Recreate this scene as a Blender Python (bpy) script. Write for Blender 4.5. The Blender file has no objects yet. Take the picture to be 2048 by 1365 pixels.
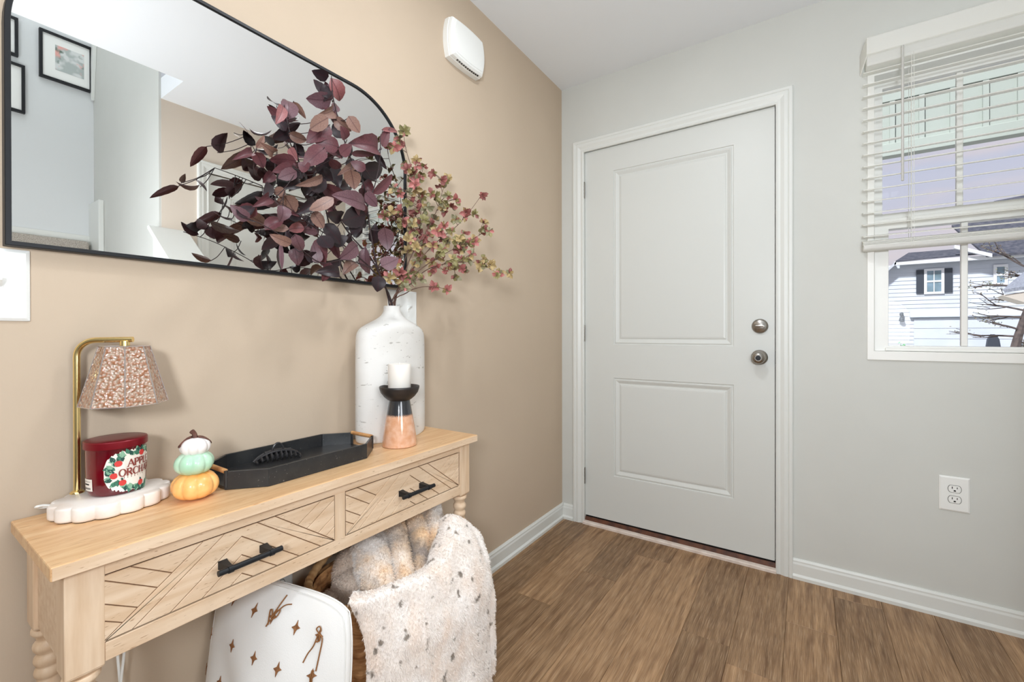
import bpy, bmesh, math, random
import numpy as np
from mathutils import Vector, Matrix, Quaternion
random.seed(7); RNG = np.random.default_rng(11)
scene = bpy.context.scene
COL = scene.collection
PI = math.pi

# ------------------------------------------------------------------ camera, world, lights, exposure
cam_d = bpy.data.cameras.new('camera'); cam = bpy.data.objects.new('camera', cam_d); COL.objects.link(cam)
scene.camera = cam
cam_d.sensor_width = 36.0; cam_d.sensor_fit = 'HORIZONTAL'
cam_d.lens = 878.737 / 2048 * 36.0
cam_d.shift_y = -14.7 / 2048
cam_d.clip_start = 0.02; cam_d.clip_end = 300
_r = Vector((0.831292, 0.555833, -0.001759)); _u = Vector((0.00001, 0.003150, 0.999995)); _d = Vector((-0.555836, 0.831288, -0.002613))
CAMPOS = Vector((1.1600, -2.24944, 1.05751))
cam.matrix_world = Matrix(((_r.x, _u.x, -_d.x, CAMPOS.x), (_r.y, _u.y, -_d.y, CAMPOS.y), (_r.z, _u.z, -_d.z, CAMPOS.z), (0, 0, 0, 1)))

scene.view_settings.view_transform = 'Standard'
scene.view_settings.look = 'None'
scene.view_settings.gamma = 1.0
scene.view_settings.use_curve_mapping = False
scene.view_settings.exposure = 0.15
try:
    scene.cycles.use_denoising = True
    scene.cycles.caustics_reflective = False; scene.cycles.caustics_refractive = False
    scene.cycles.sample_clamp_indirect = 6.0
    scene.cycles.max_bounces = 10; scene.cycles.diffuse_bounces = 6; scene.cycles.transparent_max_bounces = 24
except Exception: pass

world = bpy.data.worlds.new('sky'); scene.world = world; world.use_nodes = True
wn = world.node_tree.nodes; wl = world.node_tree.links; wn.clear()
w_out = wn.new('ShaderNodeOutputWorld'); w_bg = wn.new('ShaderNodeBackground'); w_bg.inputs['Strength'].default_value = 0.80
w_tc = wn.new('ShaderNodeTexCoord'); w_sep = wn.new('ShaderNodeSeparateXYZ'); wl.new(w_tc.outputs['Generated'], w_sep.inputs[0])
w_ramp = wn.new('ShaderNodeValToRGB'); wl.new(w_sep.outputs['Z'], w_ramp.inputs[0])
w_ramp.color_ramp.elements[0].position = 0.0; w_ramp.color_ramp.elements[0].color = (0.86, 0.78, 0.84, 1)
w_ramp.color_ramp.elements[1].position = 0.45; w_ramp.color_ramp.elements[1].color = (0.58, 0.66, 0.90, 1)
w_noise = wn.new('ShaderNodeTexNoise'); w_noise.inputs['Scale'].default_value = 4.0; w_noise.inputs['Detail'].default_value = 6
w_map = wn.new('ShaderNodeMapping'); w_map.inputs['Scale'].default_value = (1, 1, 3.5); wl.new(w_tc.outputs['Generated'], w_map.inputs[0]); wl.new(w_map.outputs[0], w_noise.inputs['Vector'])
w_cr = wn.new('ShaderNodeValToRGB'); wl.new(w_noise.outputs[0], w_cr.inputs[0])
w_cr.color_ramp.elements[0].position = 0.42; w_cr.color_ramp.elements[0].color = (0, 0, 0, 1)
w_cr.color_ramp.elements[1].position = 0.68; w_cr.color_ramp.elements[1].color = (1, 1, 1, 1)
w_mix = wn.new('ShaderNodeMix'); w_mix.data_type = 'RGBA'
wl.new(w_cr.outputs[0], w_mix.inputs[0]); wl.new(w_ramp.outputs[0], w_mix.inputs[6]); w_mix.inputs[7].default_value = (0.93, 0.80, 0.82, 1)
wl.new(w_mix.outputs[2], w_bg.inputs[0]); wl.new(w_bg.outputs[0], w_out.inputs[0])

def light(name, typ, loc, power, color=(1, 1, 1), size=0.1, rot=None):
    l = bpy.data.lights.new(name, typ); o = bpy.data.objects.new(name, l); COL.objects.link(o)
    o.location = loc; l.energy = power; l.color = color
    if typ == 'AREA': l.shape = 'DISK'; l.size = size
    elif typ == 'SUN': l.angle = size
    else: l.shadow_soft_size = size
    if rot: o.rotation_euler = rot
    return o
light('sun', 'SUN', (0, 0, 20), 7.4, (1, 0.98, 0.99), 0.08, (math.radians(42), 0, math.radians(-25)))
COOL = (0.93, 0.985, 1.04)
light('entry_ceiling_light', 'AREA', (0.80, -1.29, 2.405), 8.2, (0.95, 0.985, 1.02), 0.18)
light('hall_overhead_fill', 'AREA', (1.25, -3.25, 2.40), 8, COOL, 1.3)  # unseen soft fill added overhead behind the camera
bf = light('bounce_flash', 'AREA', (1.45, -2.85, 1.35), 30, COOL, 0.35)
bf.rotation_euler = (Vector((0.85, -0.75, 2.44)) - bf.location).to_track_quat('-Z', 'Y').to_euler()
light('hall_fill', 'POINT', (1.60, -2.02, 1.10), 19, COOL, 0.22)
light('stairwell_fill', 'POINT', (2.45, -1.85, 4.4), 22, (0.96, 0.98, 1.0), 0.2)  # unseen fill added to light the stairwell

# ------------------------------------------------------------------ helpers
def S(r, g, b):
    f = lambda c: (c / 255 / 12.92) if c / 255 <= 0.04045 else ((c / 255 + 0.055) / 1.055) ** 2.4
    return (f(r), f(g), f(b), 1.0)

def mat(name, col, rough=0.5, metal=0.0, col2=None, scale=20.0, stretch=(1, 1, 1), detail=4, lo=0.35, hi=0.65, bump=0.0, bscale=None, bdist=0.001,
        spec=0.5, sheen=0.0, trans=0.0, ior=1.45, coat=0.0, rand=0.0, coord='Object', bstretch=None, sss=0.0):
    m = bpy.data.materials.new(name); m.use_nodes = True
    n = m.node_tree.nodes; l = m.node_tree.links; b = n['Principled BSDF']
    b.inputs['Base Color'].default_value = col; b.inputs['Roughness'].default_value = rough; b.inputs['Metallic'].default_value = metal
    b.inputs['Specular IOR Level'].default_value = spec; b.inputs['IOR'].default_value = ior
    if sheen: b.inputs['Sheen Weight'].default_value = sheen
    if trans: b.inputs['Transmission Weight'].default_value = trans
    if coat: b.inputs['Coat Weight'].default_value = coat; b.inputs['Coat Roughness'].default_value = 0.08
    if sss: b.inputs['Subsurface Weight'].default_value = sss; b.inputs['Subsurface Radius'].default_value = (0.02, 0.015, 0.01)
    tc = n.new('ShaderNodeTexCoord')
    last = None
    if col2 is not None:
        mp = n.new('ShaderNodeMapping'); mp.inputs['Scale'].default_value = stretch
        l.new(tc.outputs[coord], mp.inputs[0])
        nz = n.new('ShaderNodeTexNoise'); nz.inputs['Scale'].default_value = scale; nz.inputs['Detail'].default_value = detail
        if rand:
            oi = n.new('ShaderNodeObjectInfo'); va = n.new('ShaderNodeVectorMath'); va.operation = 'ADD'
            sc = n.new('ShaderNodeVectorMath'); sc.operation = 'SCALE'; sc.inputs['Scale'].default_value = 31.0
            cb = n.new('ShaderNodeCombineXYZ'); l.new(oi.outputs['Random'], cb.inputs[0]); l.new(oi.outputs['Random'], cb.inputs[1]); l.new(oi.outputs['Random'], cb.inputs[2])
            l.new(cb.outputs[0], sc.inputs[0]); l.new(mp.outputs[0], va.inputs[0]); l.new(sc.outputs[0], va.inputs[1]); l.new(va.outputs[0], nz.inputs['Vector'])
        else: l.new(mp.outputs[0], nz.inputs['Vector'])
        cr = n.new('ShaderNodeValToRGB'); l.new(nz.outputs[0], cr.inputs[0])
        cr.color_ramp.elements[0].position = lo; cr.color_ramp.elements[0].color = col
        cr.color_ramp.elements[1].position = hi; cr.color_ramp.elements[1].color = col2
        last = cr.outputs[0]
        if rand:
            hs = n.new('ShaderNodeHueSaturation'); ma = n.new('ShaderNodeMath'); ma.operation = 'MULTIPLY_ADD'
            oi2 = n.new('ShaderNodeObjectInfo'); l.new(oi2.outputs['Random'], ma.inputs[0]); ma.inputs[1].default_value = rand; ma.inputs[2].default_value = 1 - rand / 2
            l.new(ma.outputs[0], hs.inputs['Value']); l.new(last, hs.inputs['Color']); last = hs.outputs[0]
        l.new(last, b.inputs['Base Color'])
    if bump:
        nb = n.new('ShaderNodeTexNoise'); nb.inputs['Scale'].default_value = bscale or scale; nb.inputs['Detail'].default_value = 3
        if bstretch:
            mb = n.new('ShaderNodeMapping'); mb.inputs['Scale'].default_value = bstretch; l.new(tc.outputs[coord], mb.inputs[0]); l.new(mb.outputs[0], nb.inputs['Vector'])
        else: l.new(tc.outputs[coord], nb.inputs['Vector'])
        bp = n.new('ShaderNodeBump'); bp.inputs['Strength'].default_value = bump; bp.inputs['Distance'].default_value = bdist
        l.new(nb.outputs[0], bp.inputs['Height']); l.new(bp.outputs[0], b.inputs['Normal'])
    return m

def mixer(m, fac_out, col, before=None):
    """lay COL over the material's base colour by a factor socket"""
    n = m.node_tree.nodes; l = m.node_tree.links; b = n['Principled BSDF']
    mx = n.new('ShaderNodeMix'); mx.data_type = 'RGBA'; s = b.inputs['Base Color']
    if s.is_linked: l.new(s.links[0].from_socket, mx.inputs[6])
    else: mx.inputs[6].default_value = s.default_value
    l.new(fac_out, mx.inputs[0])
    if isinstance(col, tuple): mx.inputs[7].default_value = col
    else: l.new(col, mx.inputs[7])
    l.new(mx.outputs[2], s)

def noise_fac(m, scale, lo, hi, stretch=(1, 1, 1), detail=3, kind='noise', off=(0, 0, 0)):
    n = m.node_tree.nodes; l = m.node_tree.links
    tc = n.new('ShaderNodeTexCoord'); mp = n.new('ShaderNodeMapping'); mp.inputs['Scale'].default_value = stretch; mp.inputs['Location'].default_value = off; l.new(tc.outputs['Object'], mp.inputs[0])
    if kind == 'noise':
        t = n.new('ShaderNodeTexNoise'); t.inputs['Detail'].default_value = detail; out = t.outputs[0]
    else:
        t = n.new('ShaderNodeTexVoronoi'); out = t.outputs['Distance']
    t.inputs['Scale'].default_value = scale; l.new(mp.outputs[0], t.inputs['Vector'])
    r = n.new('ShaderNodeMapRange'); r.inputs['From Min'].default_value = lo; r.inputs['From Max'].default_value = hi; l.new(out, r.inputs['Value'])
    return r.outputs[0]

class MB:
    """collects shapes and links them as ONE mesh object"""
    def __init__(s): s.v = []; s.f = []; s.mi = []; s.cur = 0
    def add(s, vs, fs):
        o = len(s.v); s.v += [tuple(v) for v in vs]; s.f += [tuple(i + o for i in f) for f in fs]; s.mi += [s.cur] * len(fs); return s
    def box(s, x0, x1, y0, y1, z0, z1):
        return s.add([(x0, y0, z0), (x1, y0, z0), (x1, y1, z0), (x0, y1, z0), (x0, y0, z1), (x1, y0, z1), (x1, y1, z1), (x0, y1, z1)],
                     [(0, 3, 2, 1), (4, 5, 6, 7), (0, 1, 5, 4), (1, 2, 6, 5), (2, 3, 7, 6), (3, 0, 4, 7)])
    def loft(s, rings, closed=True, cap=True, loop=False):
        n = len(rings[0]); vs = [p for r in rings for p in r]; fs = []
        R = len(rings)
        for i in range(R if loop else R - 1):
            a = i * n; b = ((i + 1) % R) * n
            for j in range(n if closed else n - 1):
                k = (j + 1) % n; fs.append((a + j, a + k, b + k, b + j))
        if cap and not loop and closed: fs.append(tuple(reversed(range(n)))); fs.append(tuple(range((R - 1) * n, R * n)))
        return s.add(vs, fs)
    def lathe(s, prof, c=(0, 0, 0), n=32, sx=1.0, sy=1.0, cap=True, lobe=None):
        rings = []
        for r, z in prof:
            ring = []
            for k in range(n):
                t = 2 * PI * k / n; q = r * (lobe(t, z) if lobe else 1)
                ring.append((c[0] + q * sx * math.cos(t), c[1] + q * sy * math.sin(t), c[2] + z))
            rings.append(ring)
        return s.loft(rings, cap=cap)
    def tube(s, pts, r, n=8, cap=True, loop=False):
        P = [Vector(p) for p in pts]; rings = []; N = len(P)
        rr = r if isinstance(r, (list, tuple)) else [r] * N
        up = None
        for i, p in enumerate(P):
            if loop: t = P[(i + 1) % N] - P[i - 1]
            else: t = P[min(i + 1, N - 1)] - P[max(i - 1, 0)]
            t.normalize()
            if up is None:
                up = t.orthogonal().normalized()
            up = (up - t * up.dot(t)); up = up.normalized() if up.length > 1e-6 else t.orthogonal().normalized()
            w = t.cross(up)
            rings.append([tuple(p + (up * math.cos(2 * PI * k / n) + w * math.sin(2 * PI * k / n)) * rr[i]) for k in range(n)])
        return s.loft(rings, cap=cap, loop=loop)
    def prism(s, poly, axis, a0, a1):
        """poly = 2-D points; axis 0/1/2 = extrusion axis; the other two axes in x,y,z order"""
        def P(p, a):
            q = list(p); q.insert(axis, a); return tuple(q)
        n = len(poly); vs = [P(p, a0) for p in poly] + [P(p, a1) for p in poly]
        fs = [(i, (i + 1) % n, n + (i + 1) % n, n + i) for i in range(n)] + [tuple(reversed(range(n))), tuple(range(n, 2 * n))]
        return s.add(vs, fs)
    def build(s, name, mats, parent=None, smooth=False, bevel=0.0, seg=2, origin=None, angle=40, subsurf=0):
        me = bpy.data.meshes.new(name)
        o3 = Vector(origin) if origin is not None else Vector((0, 0, 0))
        me.from_pydata([tuple(Vector(v) - o3) for v in s.v], [], s.f)
        ms = mats if isinstance(mats, (list, tuple)) else [mats]
        for m in ms: me.materials.append(m)
        if len(ms) > 1: me.polygons.foreach_set('material_index', s.mi)
        bm = bmesh.new(); bm.from_mesh(me); bmesh.ops.recalc_face_normals(bm, faces=bm.faces); bm.to_mesh(me); bm.free()
        if smooth:
            me.polygons.foreach_set('use_smooth', [True] * len(me.polygons))
            try: me.set_sharp_from_angle(angle=math.radians(angle))
            except Exception: pass
        ob = bpy.data.objects.new(name, me); COL.objects.link(ob)
        if parent is not None:
            ob.parent = parent
            ob.location = o3 - parent_loc(parent)
        else: ob.location = o3
        if bevel:
            md = ob.modifiers.new('bevel', 'BEVEL'); md.width = bevel; md.segments = seg; md.limit_method = 'ANGLE'; md.angle_limit = math.radians(35)
        if subsurf:
            md = ob.modifiers.new('sub', 'SUBSURF'); md.levels = subsurf; md.render_levels = subsurf
        return ob

def parent_loc(o):
    v = Vector((0, 0, 0))
    while o is not None: v += o.location; o = o.parent
    return v

def empty(name, loc=(0, 0, 0)):
    o = bpy.data.objects.new(name, None); COL.objects.link(o); o.location = loc; o.empty_display_size = 0.05; return o
def tag(o, label, cat, group=None):
    o['label'] = label; o['category'] = cat
    if group: o['group'] = group
    return o
def thing(name, label, cat, loc=(0, 0, 0), group=None): return tag(empty(name, loc), label, cat, group)
def struct(o): o['kind'] = 'structure'; return o
def arc(cx, cy, r, a0, a1, n): return [(cx + r * math.cos(math.radians(a0 + (a1 - a0) * i / n)), cy + r * math.sin(math.radians(a0 + (a1 - a0) * i / n))) for i in range(n + 1)]
def smooth_path(P, k=6):
    P = [Vector(p) for p in P]; out = []
    for i in range(len(P) - 1):
        p0 = P[max(i - 1, 0)]; p1 = P[i]; p2 = P[i + 1]; p3 = P[min(i + 2, len(P) - 1)]
        for j in range(k):
            t = j / k
            out.append(0.5 * ((2 * p1) + (p2 - p0) * t + (2 * p0 - 5 * p1 + 4 * p2 - p3) * t * t + (3 * p1 - p0 - 3 * p2 + p3) * t ** 3))
    out.append(P[-1]); return out
def ring_rect(a0, a1, b0, b1): return [(a0, b0), (a1, b0), (a1, b1), (a0, b1)]

# ------------------------------------------------------------------ materials
M = {}
M['beige'] = mat('beige_wall_paint', S(195, 177, 156), 0.75, col2=S(198, 180, 159), scale=3, bump=0.25, bscale=260, bdist=0.0006, spec=0.25)
M['greywall'] = mat('pale_grey_wall_paint', S(206, 207, 202), 0.75, col2=S(209, 210, 205), scale=3, bump=0.2, bscale=260, bdist=0.0006, spec=0.25)
M['closetwall'] = mat('pale_beige_wall_paint', S(216, 205, 192), 0.75, bump=0.2, bscale=260, bdist=0.0006, spec=0.25)
M['stairwall'] = mat('cool_white_wall_paint', S(218, 221, 222), 0.75, spec=0.25)
M['ceil'] = mat('ceiling_paint', S(234, 237, 240), 0.9, bump=0.15, bscale=200, bdist=0.0005, spec=0.1)
M['trim'] = mat('white_semigloss_trim', S(222, 224, 220), 0.35, bump=0.08, bscale=60, bdist=0.0005)
M['door'] = mat('white_door_paint', S(213, 215, 211), 0.4, bump=0.1, bscale=90, bdist=0.0004)
M['white'] = mat('white_plastic', S(238, 239, 236), 0.35)
M['whitevinyl'] = mat('white_vinyl', S(238, 238, 234), 0.4)
M['slat'] = mat('white_blind_slat', S(250, 250, 248), 0.45)
_n = M['slat'].node_tree.nodes; _l = M['slat'].node_tree.links
_t = _n.new('ShaderNodeBsdfTranslucent'); _t.inputs[0].default_value = S(250, 250, 246); _m = _n.new('ShaderNodeMixShader'); _m.inputs[0].default_value = 0.52
_l.new(_n['Principled BSDF'].outputs[0], _m.inputs[1]); _l.new(_t.outputs[0], _m.inputs[2]); _l.new(_m.outputs[0], _n['Material Output'].inputs[0])
M['black'] = mat('black_metal', S(32, 33, 36), 0.45, metal=0.3, bump=0.1, bscale=80, bdist=0.0003)
M['nickel'] = mat('satin_nickel', S(168, 164, 158), 0.28, metal=1.0, bump=0.04, bscale=200, bdist=0.0002)
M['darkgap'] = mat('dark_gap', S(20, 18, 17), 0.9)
M['brownrubber'] = mat('brown_weatherstrip', S(104, 62, 40), 0.6, col2=S(70, 42, 30), scale=30)
M['brass'] = mat('polished_brass', S(246, 222, 158), 0.18, metal=1.0)
M['mirror'] = mat('mirror_silver', (0.905, 0.905, 0.895, 1), 0.0, metal=1.0)
# floor planks: grain along y
m = mat('oak_vinyl_plank', S(121, 91, 63), 0.42, col2=S(174, 140, 105), scale=9, stretch=(9, 0.55, 1), detail=9, lo=0.30, hi=0.72, bump=0.14, bscale=40, bstretch=(8, 0.3, 1), bdist=0.0006, rand=0.5, spec=0.35)
mixer(m, noise_fac(m, 90, 0.50, 0.84, (6, 0.10, 1), 6), S(88, 62, 42)); mixer(m, noise_fac(m, 120, 0.52, 0.86, (5, 0.10, 1), 4, off=(3, 1, 0)), S(204, 176, 144)); mixer(m, noise_fac(m, 5, 0.58, 0.8, (4, 0.6, 1), 5), S(108, 78, 54))
M['plank'] = m
m = mat('honey_wood_top', S(212, 168, 122), 0.38, col2=S(226, 190, 146), scale=8, stretch=(10, 0.8, 10), detail=6, bump=0.08, bscale=60, bstretch=(6, 0.4, 6), bdist=0.0005)
mixer(m, noise_fac(m, 110, 0.63, 0.72, (4, 0.25, 4), 2), S(176, 128, 84)); M['woodtop'] = m
m = mat('whitewashed_wood', S(212, 182, 150), 0.5, col2=S(226, 201, 173), scale=8, stretch=(10, 0.9, 10), detail=6, bump=0.12, bscale=70, bstretch=(6, 0.5, 6), bdist=0.0005)
mixer(m, noise_fac(m, 160, 0.66, 0.74, (3, 0.4, 3), 2), S(168, 134, 104)); M['wood'] = m
m = mat('whitewashed_wood_upright', S(212, 182, 150), 0.5, col2=S(226, 201, 173), scale=8, stretch=(10, 10, 0.9), detail=6, bump=0.12, bscale=70, bstretch=(6, 6, 0.5), bdist=0.0005); M['woodv'] = m
# ------------------------------------------------------------------ room shell
H = 2.44
def wall_grid(axis, a_list, z_list, holes, t0, t1):
    """wall with holes; axis 'x': runs along x with thickness t0..t1 in y"""
    mb = MB()
    for i in range(len(a_list) - 1):
        for j in range(len(z_list) - 1):
            a0, a1, z0, z1 = a_list[i], a_list[i + 1], z_list[j], z_list[j + 1]
            if any(a0 >= h[0] - 1e-6 and a1 <= h[1] + 1e-6 and z0 >= h[2] - 1e-6 and z1 <= h[3] + 1e-6 for h in holes): continue
            if axis == 'x': mb.box(a0, a1, t0, t1, z0, z1)
            else: mb.box(t0, t1, a0, a1, z0, z1)
    return mb
struct(MB().box(-0.14, 0, -5.0, 0.14, -0.02, H + 0.12).build('wall_left', M['beige']))
WX0, WX1, WZ0, WZ1 = 1.380, 1.898, 0.962, 2.085
struct(wall_grid('x', [0.0, 0.122, 1.066, WX0, WX1, 2.16], [-0.02, 2.074, WZ1, H + 0.12], [(0.122, 1.066, -0.02, 2.074)], 0.0, 0.14)
       .build('wall_back', M['greywall']) if False else
       wall_grid('x', [0.0, 0.122, 1.066, WX0, WX1, 2.16], [-0.02, WZ0, 2.074, WZ1, H + 0.12], [(0.122, 1.066, -0.02, 2.074), (WX0, WX1, WZ0, WZ1)], 0.0, 0.14).build('wall_back', M['greywall']))
struct(wall_grid('y', [-1.2434, -1.0, -0.24, 0.0], [-0.02, 2.08, H], [(-1.0, -0.24, -0.02, 2.08)], 2.03, 2.16).build('wall_right', M['closetwall']))
struct(MB().box(2.031, 3.29, -1.255, -1.2435, -0.02, 5.0).build('wall_stair', M['greywall']))
struct(MB().box(3.29, 3.42, -5.0, -1.13, -0.02, 5.0).build('wall_far', M['stairwall']))
struct(MB().box(-0.14, 3.42, -5.14, -5.0, -0.02, H + 0.12).build('wall_front', M['greywall']))
mb = MB(); mb.box(-0.14, 1.714, -5.14, 0.14, H, H + 0.12); mb.box(1.714, 2.16, -1.2434, 0.14, H, H + 0.12); mb.box(1.714, 3.42, -5.14, -2.42, H, H + 0.12)
struct(mb.build('ceiling', M['ceil']))
struct(MB().box(2.031, 2.16, -1.2434, 0.14, H + 0.121, 5.0).build('wall_upper_right', M['stairwall']))
struct(MB().box(1.66, 1.714, -2.42, -1.2435, H + 0.121, 5.0).build('wall_landing', M['stairwall']))
struct(MB().box(1.66, 3.42, -2.50, -2.42, H + 0.121, 5.0).build('wall_upstairs', M['stairwall']))
struct(MB().box(1.6, 3.42, -2.5, -1.13, 5.0, 5.1).build('ceiling_stairwell', M['ceil']))

# floor with its planks
fl = struct(MB().box(-0.14, 3.42, -5.14, 0.14, -0.06, -0.0045).build('floor', M['darkgap']))
W_ = 0.1524
joints = {1: -0.755, 2: -0.46, 3: -0.185, 4: -1.0, 5: -0.62, 6: -0.705, 7: -0.36, 8: -0.08, 9: -0.95, 10: -0.55, 0: -1.05}
LEN = 1.22; pk = {}
for c in range(-1, 22):
    x0 = 0.0325 + c * W_; x1 = x0 + W_
    x0 = max(x0, -0.02); x1 = min(x1, 3.29)
    if x1 - x0 < 0.02: continue
    y = joints.get(c, -0.1 - 0.37 * ((c * 7) % 3)); ys = [0.02]
    while y > 0: y -= LEN
    while y > -3.6: ys.append(y); y -= LEN
    ys.append(y)
    for a, b in zip(ys[:-1], ys[1:]):
        key = (round(x1 - x0, 4), round(a - b, 4))
        if key not in pk:
            g = 0.0002; w, l_ = key; e = 0.0007
            p = MB(); ox = 0; p.loft([[(g, -g, -0.0045), (w - g, -g, -0.0045), (w - g, -l_ + g, -0.0045), (g, -l_ + g, -0.0045)],
                               [(g, -g, -0.0012), (w - g, -g, -0.0012), (w - g, -l_ + g, -0.0012), (g, -l_ + g, -0.0012)],
                               [(g + e, -g - e, 0), (w - g - e, -g - e, 0), (w - g - e, -l_ + g + e, 0), (g + e, -l_ + g + e, 0)]])
            o = p.build('plank', M['plank'], fl); pk[key] = o
        else:
            o = pk[key].copy(); COL.objects.link(o)
        o.location = (x0, a, 0)

# baseboards: profile (depth from wall, z)
BP = [(0, 0), (0.019, 0), (0.019, 0.013), (0.012, 0.021), (0.012, 0.062), (0.0095, 0.070), (0.0095, 0.076), (0.005, 0.084), (0, 0.084)]
struct(MB().prism([(d_, z) for d_, z in BP], 1, -5.0, -0.0).build('baseboard_left', M['trim']))
mb = MB(); mb.prism([(-d_, z) for d_, z in BP], 0, 0.012, 0.0755); mb.prism([(-d_, z) for d_, z in BP], 0, 1.1135, 2.03)
struct(mb.build('baseboard_back', M['trim']))

# casing profile: (u from inner edge outward, proud depth)
CP = [(0, 0), (0, 0.010), (0.005, 0.0125), (0.010, 0.0105), (0.018, 0.0105), (0.026, 0.014), (0.032, 0.0165), (0.044, 0.0165), (0.046, 0.0145), (0.050, 0.018), (0.060, 0.018), (0.0635, 0.015), (0.0635, 0)]
def casing(x0, x1, zt, fix, parent, name='casing'):
    """mitred door casing round an opening x0..x1, top zt; fix maps (a, proud, z) to a point"""
    for side in ('l', 't', 'r'):
        ra = []; rb = []
        for u_, d_ in CP:
            if side == 'l': ra.append(fix(x0 - u_, d_, 0.0)); rb.append(fix(x0 - u_, d_, zt + u_))
            elif side == 'r': ra.append(fix(x1 + u_, d_, 0.0)); rb.append(fix(x1 + u_, d_, zt + u_))
            else: ra.append(fix(x0 - u_, d_, zt + u_)); rb.append(fix(x1 + u_, d_, zt + u_))
        MB().loft([ra, rb]).build(name, M['trim'], parent)
def panel_slab(x0, x1, z0, z1, panels, fix, thick):
    """door slab with sunk-and-raised panels; fix maps (a, depth back, z)"""
    mb = MB()
    xs = sorted({x0, x1, *[p[0] for p in panels], *[p[1] for p in panels]}); zs = sorted({z0, z1, *[p[2] for p in panels], *[p[3] for p in panels]})
    for i in range(len(xs) - 1):
        for j in range(len(zs) - 1):
            if any(xs[i] >= p[0] - 1e-6 and xs[i + 1] <= p[1] + 1e-6 and zs[j] >= p[2] - 1e-6 and zs[j + 1] <= p[3] + 1e-6 for p in panels): continue
            mb.add([fix(xs[i], 0, zs[j]), fix(xs[i + 1], 0, zs[j]), fix(xs[i + 1], 0, zs[j + 1]), fix(xs[i], 0, zs[j + 1])], [(0, 1, 2, 3)])
    PR = [(0, 0), (0.0025, 0.0045), (0.008, 0.0045), (0.011, 0.0015), (0.016, 0.003), (0.028, 0.0095), (0.033, 0.0095), (0.036, 0.0065), (0.044, 0.005)]
    for a0, a1, b0, b1 in panels:
        rings = [[fix(a0 + i_, d_, b0 + i_), fix(a1 - i_, d_, b0 + i_), fix(a1 - i_, d_, b1 - i_), fix(a0 + i_, d_, b1 - i_)] for i_, d_ in PR]
        n = len(rings); vs = [p for r in rings for p in r]; fs = []
        for k in range(n - 1):
            for q in range(4): fs.append((k * 4 + q, k * 4 + (q + 1) % 4, (k + 1) * 4 + (q + 1) % 4, (k + 1) * 4 + q))
        fs.append(tuple(range((n - 1) * 4, n * 4))); mb.add(vs, fs)
    B = [fix(x0, 0, z0), fix(x1, 0, z0), fix(x1, 0, z1), fix(x0, 0, z1), fix(x0, thick, z0), fix(x1, thick, z0), fix(x1, thick, z1), fix(x0, thick, z1)]
    mb.add(B, [(4, 5, 6, 7), (0, 1, 5, 4), (1, 2, 6, 5), (2, 3, 7, 6), (3, 0, 4, 7)])
    return mb

# front door
d1 = struct(empty('door_1', (0.14, 0.01, 0)))
fx = lambda a, dp, z: (a, 0.010 + dp, z)
panel_slab(0.1405, 1.0465, 0.044, 2.0545, [(0.303, 0.883, 0.991, 1.9245), (0.303, 0.883, 0.285, 0.8135)], fx, 0.044).build('slab', M['door'], d1)
casing(0.139, 1.0505, 2.0535, lambda a, p, z: (a, -p, z), d1)
mb = MB(); mb.box(0.122, 0.1385, 0.0, 0.14, 0, 2.058); mb.box(1.0515, 1.066, 0.0, 0.14, 0, 2.058); mb.box(0.122, 1.066, 0.0, 0.14, 2.0575, 2.074)
mb.box(0.1385, 0.150, 0.056, 0.14, 0, 2.0575); mb.box(1.040, 1.0515, 0.056, 0.14, 0, 2.0575); mb.box(0.1385, 1.0515, 0.056, 0.14, 2.046, 2.0575)
mb.build('jamb', M['trim'], d1)
MB().box(0.1385, 1.0515, 0.0561, 0.10, 0.03, 2.046).build('weatherstrip', M['darkgap'], d1)
# threshold: pale lip, brown sill, sweep
MB().loft([[(x, -0.019, 0), (x, -0.019, 0.011), (x, -0.016, 0.014), (x, 0.004, 0.016), (x, 0.004, 0)] for x in (0.135, 1.0525)]).build('threshold', mat('bare_white_threshold', S(232, 220, 210), 0.6, col2=S(216, 200, 188), scale=25), d1)
MB().loft([[(x, 0.004, 0), (x, 0.004, 0.019), (x, 0.012, 0.034), (x, 0.10, 0.034), (x, 0.10, 0)] for x in (0.139, 1.051)]).build('sill', M['brownrubber'], d1)
mb = MB(); mb.box(0.141, 1.046, 0.016, 0.05, 0.0335, 0.0445)
mb.build('sweep', M['darkgap'], d1)
for zc in (1.847, 1.052, 0.262):
    mb = MB()
    for k in range(5):
        z0 = zc - 0.045 + k * 0.018
        mb.lathe([(0.0045, 0.0006), (0.0055, 0.0016), (0.0055, 0.0164), (0.0045, 0.0174)], (0.1345, -0.002, z0), 12)
    mb.lathe([(0.003, 0), (0.0045, 0.002), (0.0035, 0.005)], (0.1345, -0.002, zc + 0.0455), 10)
    mb.box(0.1375, 0.1412, -0.0005, 0.0098, zc - 0.045, zc + 0.045)
    mb.build('hinge', M['nickel'], d1, smooth=True)
def roty(mb_pts): return mb_pts
def lathe_y(prof, c, n=32):
    """revolve about -y axis: prof (r, out)"""
    mb = MB(); rings = [[(c[0] + r * math.cos(2 * PI * k / n), c[1] - h, c[2] + r * math.sin(2 * PI * k / n)) for k in range(n)] for r, h in prof]
    return mb.loft(rings)
mb = lathe_y([(0.032, 0), (0.033, 0.004), (0.030, 0.010), (0.024, 0.013), (0.020, 0.0135), (0.018, 0.015)], (0.989, 0.010, 1.084))
db = mb.build('deadbolt', M['nickel'], d1, smooth=True)
mb = MB()
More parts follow.
